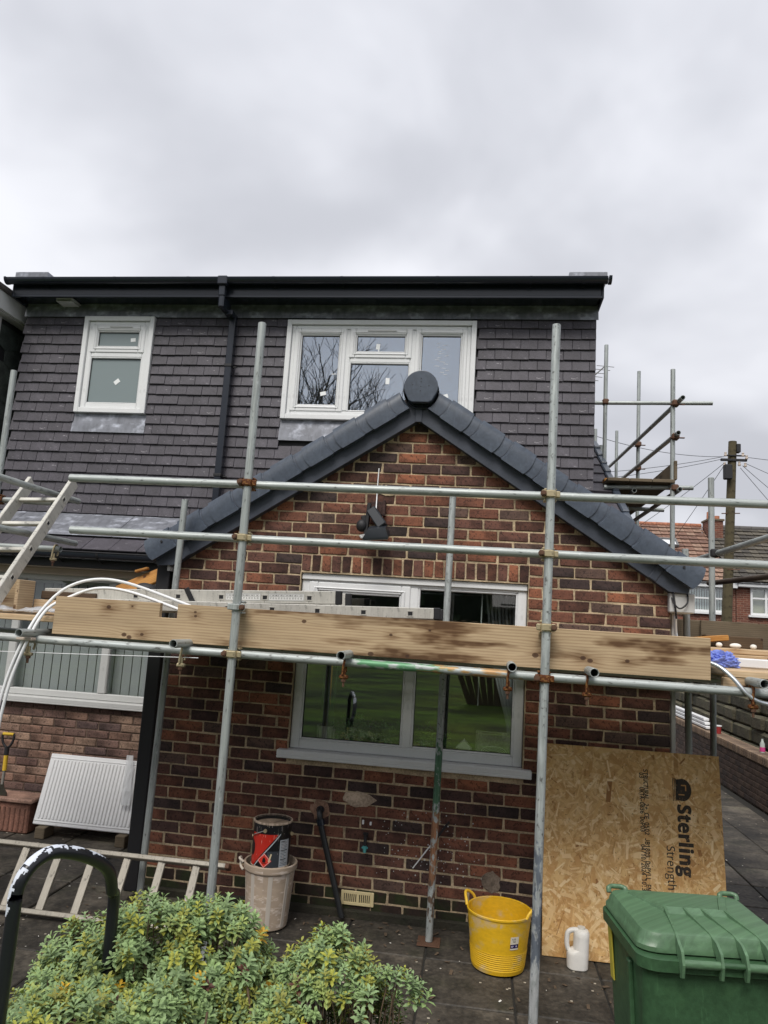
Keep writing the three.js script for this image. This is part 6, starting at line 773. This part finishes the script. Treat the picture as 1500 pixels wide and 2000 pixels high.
  wire([4.6, 6.3, -11.9], [12, 6.4, -13], 0.15, 'level wire leaving the pole to the right'); wire([4.58, 6.15, -11.9], [9.5, 4.7, -13], 0.1, 'wire sloping down right of the pole'); wire([4.5, 6.1, -11.9], [8.4, 4.2, -14.2], 0.12, 'middle wire falling to the dark roofed house'); wire([4.45, 6.05, -11.9], [7.6, 2.5, -12.2], 0.05, 'steepest wire falling right of the pole');
  const d = thing('satellite_dish', 'grey satellite dish at the right edge above the rail', 'satellite dish', [4.05, 0, -8]); part('dish', lathe([[0, 0], [0.12, 0.012], [0.24, 0.05], [0.24, 0.056], [0.12, 0.02], [0, 0.008]], 36).rotateX(Math.PI / 2).translate(3.93, 4.32, -7.9), mat([0.2, 0.21, 0.22], { roughness: 0.6 }), d); part('mast', cyl([4.0, -0.09, -8], [4.0, 4.35, -8], 0.02, 10), M.galvDark, d);
  const ae = thing('tv_aerial', 'small television aerial beyond the dormer corner', 'aerial', [0.5, 0, -9]); part('mast', cyl([0.62, -0.09, -9.0], [0.62, 7.28, -9], 0.018, 8), M.galvDark, ae); part('boom', cyl([0.55, 7.0, -9], [0.98, 7.42, -9], 0.012, 8), M.galvDark, ae); for (let k = 0; k < 6; k++) part('element', cyl([0.56 + k * 0.075 - 0.16, 7.02 + k * 0.072 + 0.01, -9], [0.56 + k * 0.075 + 0.18, 7.02 + k * 0.072 - 0.02, -9], 0.006, 6), M.galvDark, ae);
}
// ---------------------------------------------------------------- shrubs in the foreground
function rosette(seed) { // a leafy shoot tip: crossed pairs of small leaves, longest below
  const r = rng(seed), pos = [], nr = 6;
  for (let k = 0; k < nr; k++) for (let j = 0; j < 2; j++) {
    const yaw = k * Math.PI / 2 + j * Math.PI + (r() - 0.5) * 0.35, f = k / (nr - 1), L = 0.036 - 0.017 * f * f + 0.006 * r(), w = L * (0.185 + 0.06 * r()), lift = 0.1 + 0.95 * f + 0.2 * (r() - 0.5), y0 = 0.0085 * k;
    const P = (t, s) => { const out = 0.002 + L * t * Math.cos(lift - 0.35 * t), up = y0 + L * t * Math.sin(lift - 0.35 * t) + Math.abs(s) * 0.22 * w; return [out * Math.cos(yaw) - s * w * Math.sin(yaw), up, out * Math.sin(yaw) + s * w * Math.cos(yaw)]; };
    const T3 = (a, b, c) => pos.push(...a, ...b, ...c);
    for (const s of [-1, 1]) { const a = P(0, 0), b = P(0.5, 0), c = P(1, 0), d = P(0.28, s * 0.8), e = P(0.66, s); T3(a, d, b); T3(d, e, b); T3(e, c, b); }
  }
  const g = new THREE.BufferGeometry(); g.setAttribute('position', new THREE.Float32BufferAttribute(pos, 3)); g.setAttribute('uv', new THREE.Float32BufferAttribute(new Float32Array(pos.length / 3 * 2), 2)); g.computeVertexNormals(); return g;
}
function shrub(name, label, lobes, base, n, seed, stems) {
  const s = thing(name, label, 'shrub', [base[0], base[1], base[2]]), r = rng(seed), o = new THREE.Object3D(), W = V(...base), col = new THREE.Color();
  const lm = phys([1, 1, 1], { roughness: 0.62, transmission: 0.12, thickness: 0, side: THREE.DoubleSide }), st = [];
  const gs = [0, 1, 2].map(i => { const m = new THREE.InstancedMesh(rosette(seed * 7 + i), lm, Math.ceil(n / 3)); m.name = 'foliage'; m.userData.kind = 'stuff'; m.castShadow = m.receiveShadow = true; s.add(m); return m; }), cnt = [0, 0, 0];
  for (let i = 0; i < n; i++) {
    const L = lobes[(r() * lobes.length) | 0], u = r() * 6.283, v = Math.acos(1 - r() * 1.35), k = Math.pow(r(), 0.33) * 0.42 + 0.60; // mostly near the lobe's skin
    const q = V(Math.sin(v) * Math.cos(u), Math.cos(v), Math.sin(v) * Math.sin(u)), p = V(L[0] + q.x * L[3] * k, L[1] + q.y * L[4] * k, L[2] + q.z * L[5] * k);
    if (fbm3(p.x * 5.2 + seed, p.y * 5.2, p.z * 5.2, 2) < 0.455) continue;
    
    const up = q.clone().multiplyScalar(0.8).add(V(0, 0.75, 0.1)).add(V(r() - 0.5, r() - 0.5, r() - 0.5).multiplyScalar(0.7)).normalize(); o.position.copy(p).sub(W); o.quaternion.setFromUnitVectors(V(0, 1, 0), up); o.rotateY(r() * 6.28); o.scale.setScalar(0.52 + 0.62 * r()); o.updateMatrix();
    const h = (r() * 3) | 0; if (cnt[h] >= gs[h].count) continue; gs[h].setMatrixAt(cnt[h], o.matrix);
    const t = r(), b = 0.8 + 0.45 * r(); if (t < 0.009) col.setRGB(0.52 * b, 0.31 * b, 0.02); else if (t < 0.17) col.setRGB(0.30 * b, 0.31 * b, 0.05); else if (t < 0.18) col.setRGB(0.10, 0.03, 0.02); else if (t < 0.34) col.setRGB(0.27 * b, 0.335 * b, 0.095 * b); else col.setRGB(0.225 * b, 0.325 * b, 0.118 * b + 0.03 * r()); gs[h].setColorAt(cnt[h]++, col);
    if (i % 6 === 0) { const f = V(L[0], base[1], L[2]).lerp(p, 0.3), m = f.clone().lerp(p, 0.55).add(V((r() - 0.5) * 0.08, -0.02, (r() - 0.5) * 0.08)); st.push(path([[L[0] + (p.x - L[0]) * 0.15, base[1] - 0.02, L[2] + (p.z - L[2]) * 0.15], [m.x, m.y, m.z], [p.x, p.y, p.z]], 0.0022 + 0.0012 * r(), 6, 4)); }
  }
  gs.forEach((g, i) => { g.count = cnt[i]; });
  for (const q of stems || []) st.push(path(q, 0.0045, 14, 6)); part('stems', st, mat([0.14, 0.095, 0.06], { roughness: 0.9 }), s);
  return s;
}
struct('soil_bed', new THREE.SphereGeometry(1, 40, 16).scale(1.5, 0.2, 0.75).translate(-2.35, -0.06, 2.55), mat([0.5, 0.45, 0.4], { map: T.soil, roughness: 1, bumpMap: T.grain, bumpScale: 0.01 }));
{
  const br = (a, b, k) => [a, [(a[0] + b[0]) / 2 + k, (a[1] + b[1]) / 2 + 0.05, (a[2] + b[2]) / 2 - k], b];
  shrub('hebe_shrub', 'large grey green hebe shrub with yellowing leaves at lower left', [[-2.80, 0.28, 2.66, 0.32, 0.42, 0.30], [-2.60, 0.38, 2.45, 0.36, 0.50, 0.34], [-2.38, 0.36, 2.32, 0.28, 0.50, 0.30], [-2.82, 0.36, 2.42, 0.28, 0.44, 0.26], [-2.64, 0.28, 2.95, 0.36, 0.46, 0.30], [-2.9, 0.2, 2.95, 0.25, 0.40, 0.28], [-2.46, 0.26, 2.78, 0.20, 0.48, 0.28], [-2.62, 0.28, 3.2, 0.3, 0.44, 0.2]], [-2.6, 0.08, 2.6], 9800, 12, [br([-2.2, 0.1, 2.6], [-2.02, 0.62, 2.5], 0.03), br([-2.2, 0.1, 2.7], [-2.25, 0.66, 2.72], -0.03), br([-2.15, 0.08, 2.75], [-1.95, 0.6, 2.8], 0.05), br([-2.25, 0.1, 2.8], [-2.1, 0.62, 2.95], 0.02), br([-2.1, 0.1, 2.62], [-2.2, 0.7, 2.45], 0.02)]);
  shrub('hebe_shrub', 'smaller grey green hebe shrub in the centre foreground beside the patio', [[-2.02, 0.24, 2.5, 0.16, 0.40, 0.2], [-1.87, 0.34, 2.36, 0.26, 0.46, 0.28], [-1.66, 0.28, 2.42, 0.27, 0.44, 0.30], [-1.82, 0.14, 2.75, 0.28, 0.42, 0.30], [-1.48, 0.22, 2.62, 0.26, 0.38, 0.28], [-1.56, 0.26, 2.95, 0.26, 0.42, 0.24]], [-1.8, 0.06, 2.5], 7200, 23, []);
}
solo('rubble_stone', (() => { const g = new THREE.IcosahedronGeometry(0.12, 3), p = g.attributes.position; for (let i = 0; i < p.count; i++) { const v = V().fromBufferAttribute(p, i), k = 0.8 + 0.5 * fbm3(v.x * 12, v.y * 12, v.z * 12, 3); p.setXYZ(i, v.x * k * 1.3, v.y * k * 0.6, v.z * k); } g.computeVertexNormals(); return g.translate(-2.28, 0.13, 1.9); })(), M.stone[0], 'grey rubble stone on the soil between the two shrubs', 'stone');
// ---------------------------------------------------------------- garden behind the viewpoint (mirrored in the panes)
{
  const t = thing('bare_tree', 'tall leafless tree mirrored in the upper windows', 'tree', [-6.4, 0.4, 12]), r = rng(3), tr = [], br = [];
  const grow = (p, d, L, rad, lev) => { const q = p.clone().addScaledVector(d, L), m = p.clone().lerp(q, 0.5).add(V((r() - 0.5) * L * 0.14, (r() - 0.5) * L * 0.08, (r() - 0.5) * L * 0.14)); const seg = lev < 2 ? [5, 8] : [3, lev > 3 ? 3 : 5]; (lev === 0 ? tr : br).push(path([p.toArray(), m.toArray(), q.toArray()], rad, seg[0], seg[1])); if (lev >= 6) return; const n = lev === 0 ? 6 : lev < 4 ? 3 : 2 + (r() < 0.5 ? 1 : 0); for (let i = 0; i < n; i++) { const a = r() * 6.283, sp = lev === 0 ? 0.62 : 0.5 + 0.3 * r(), nd = d.clone().addScaledVector(V(Math.cos(a), 0.28, Math.sin(a)), sp).normalize(); grow(p.clone().lerp(q, 0.55 + 0.45 * r()), nd, L * (0.62 + 0.2 * r()) * (lev === 0 ? 0.75 : 1), rad * 0.58, lev + 1); } };
  grow(V(-6.4, 0.35, 12), V(0.02, 1, 0), 4.2, 0.12, 0); const bk = mat([0.13, 0.115, 0.1], { roughness: 0.95 }); part('trunk', tr, bk, t); part('branches', br, bk, t);
  const h = thing('heightened_hedge', 'dark conifer hedge mirrored in the gable window, unseen extra height added to block low sky', 'hedge', [-2, 0.5, 27]), lg = new THREE.PlaneGeometry(0.3, 0.3), hm = new THREE.InstancedMesh(lg, mat([0.025, 0.045, 0.02], { side: THREE.DoubleSide, roughness: 0.9 }), 9000); hm.name = 'foliage'; hm.userData.kind = 'stuff'; const o = new THREE.Object3D(); for (let i = 0; i < 9000; i++) { o.position.set(-20 + 40 * r(), 8.2 * r(), (r() - 0.5) * 1.6); o.rotation.set(r() * 6, r() * 6, r() * 6); o.scale.setScalar(0.6 + r()); o.updateMatrix(); hm.setMatrixAt(i, o.matrix); } h.add(hm); part('hedge_core', lim(-22, 18, 0.3, 8.2, 26.6, 27.4), mat([0.012, 0.02, 0.01]), h);  // lower hedge is mirrored; unseen height above added to shade the wall under the deck
}
{ // leafy pot plants along the window board
  const r = rng(52), lg = rosette(3);
  for (const [x, w, h, lab] of [[-2.27, 0.13, 0.2, 'bushy green pot plant on the gable sill right of the white pot'], [-2.0, 0.11, 0.15, 'low leafy pot plant on the gable sill left of the mullion'], [-1.66, 0.1, 0.16, 'leafy pot plant on the gable sill right of the mullion']]) {
    const p = thing('sill_plant', lab, 'pot plant', [x, 1.1, -0.22]); part('pot', lathe([[0, 0], [0.04, 0], [0.05, 0.075], [0.044, 0.075], [0.04, 0.06], [0, 0.06]], 20).translate(x, 1.1, -0.22), mat([0.42, 0.2, 0.12], { map: T.mortar }), p);
    const g = []; for (let i = 0; i < 46; i++) { const a = r() * 6.283, k = Math.sqrt(r()); g.push(lg.clone().scale(1.4, 1.4, 1.4).rotateX((r() - 0.5) * 1.4).rotateZ((r() - 0.5) * 1.4).translate(x + w * k * Math.cos(a), 1.165 + h * r() * (1 - 0.5 * k), -0.22 + 0.055 * k * Math.sin(a))); } part('leaves', g, mat([0.09, 0.17, 0.06], { side: THREE.DoubleSide }), p).userData.kind = 'stuff'; part('stems', [...Array(6).keys()].map(i => path([[x, 1.16, -0.22], [x + w * 0.3 * Math.cos(i), 1.2, -0.22 + 0.03 * Math.sin(i)], [x + w * 0.6 * Math.cos(i), 1.16 + h * 0.8, -0.22 + 0.04 * Math.sin(i)]], 0.003, 8, 5)), mat([0.08, 0.1, 0.04]), p);
  }
}
{ // shed and plank pile on the lawn, mirrored in the right gable pane
  const s = thing('garden_shed', 'dark timber garden shed on the lawn, mirrored in the right gable pane', 'shed', [1.1, 0.45, 11.4]), bm = mat([0.075, 0.055, 0.04], { map: T.woodGrey, roughness: 0.9 });
  part('shed_core', lim(-0.85, 3.2, 0.35, 2.55, 10.3, 12.6), M.blackMatt, s); for (let k = 0; k < 15; k++) part('cladding_board', lim(-0.9, 3.25, 0.42 + k * 0.145, 0.42 + k * 0.145 + 0.14, 10.265, 10.295, 0.004, k * 0.3), bm, s); part('shed_roof', [cbox(4.5, 0.05, 1.5, 0.01).rotateX(-0.35).translate(1.17, 2.75, 10.85), cbox(4.5, 0.05, 1.5, 0.01).rotateX(0.35).translate(1.17, 2.75, 12.15)], M.roofTile, s); part('shed_door', lim(0.6, 1.4, 0.42, 2.3, 10.235, 10.262), M.woodGrey, s);
  const q = rng(14); for (let k = 0; k < 7; k++) { const x = -1.75 + k * 0.16; solo('leaning_plank', cbox(0.11, 1.9 + 0.3 * q(), 0.03, 0.004, k, 0).rotateX(-0.35).rotateZ(0.35 - 0.06 * k).translate(x, 1.25, 9.9), M.woodGrey, ['first', 'second', 'third', 'fourth', 'fifth', 'sixth', 'seventh'][k] + ' plank from the left of those leaning by the shed', 'plank', 'planks leaning by the shed'); }
}
renderer.render(scene, camera);
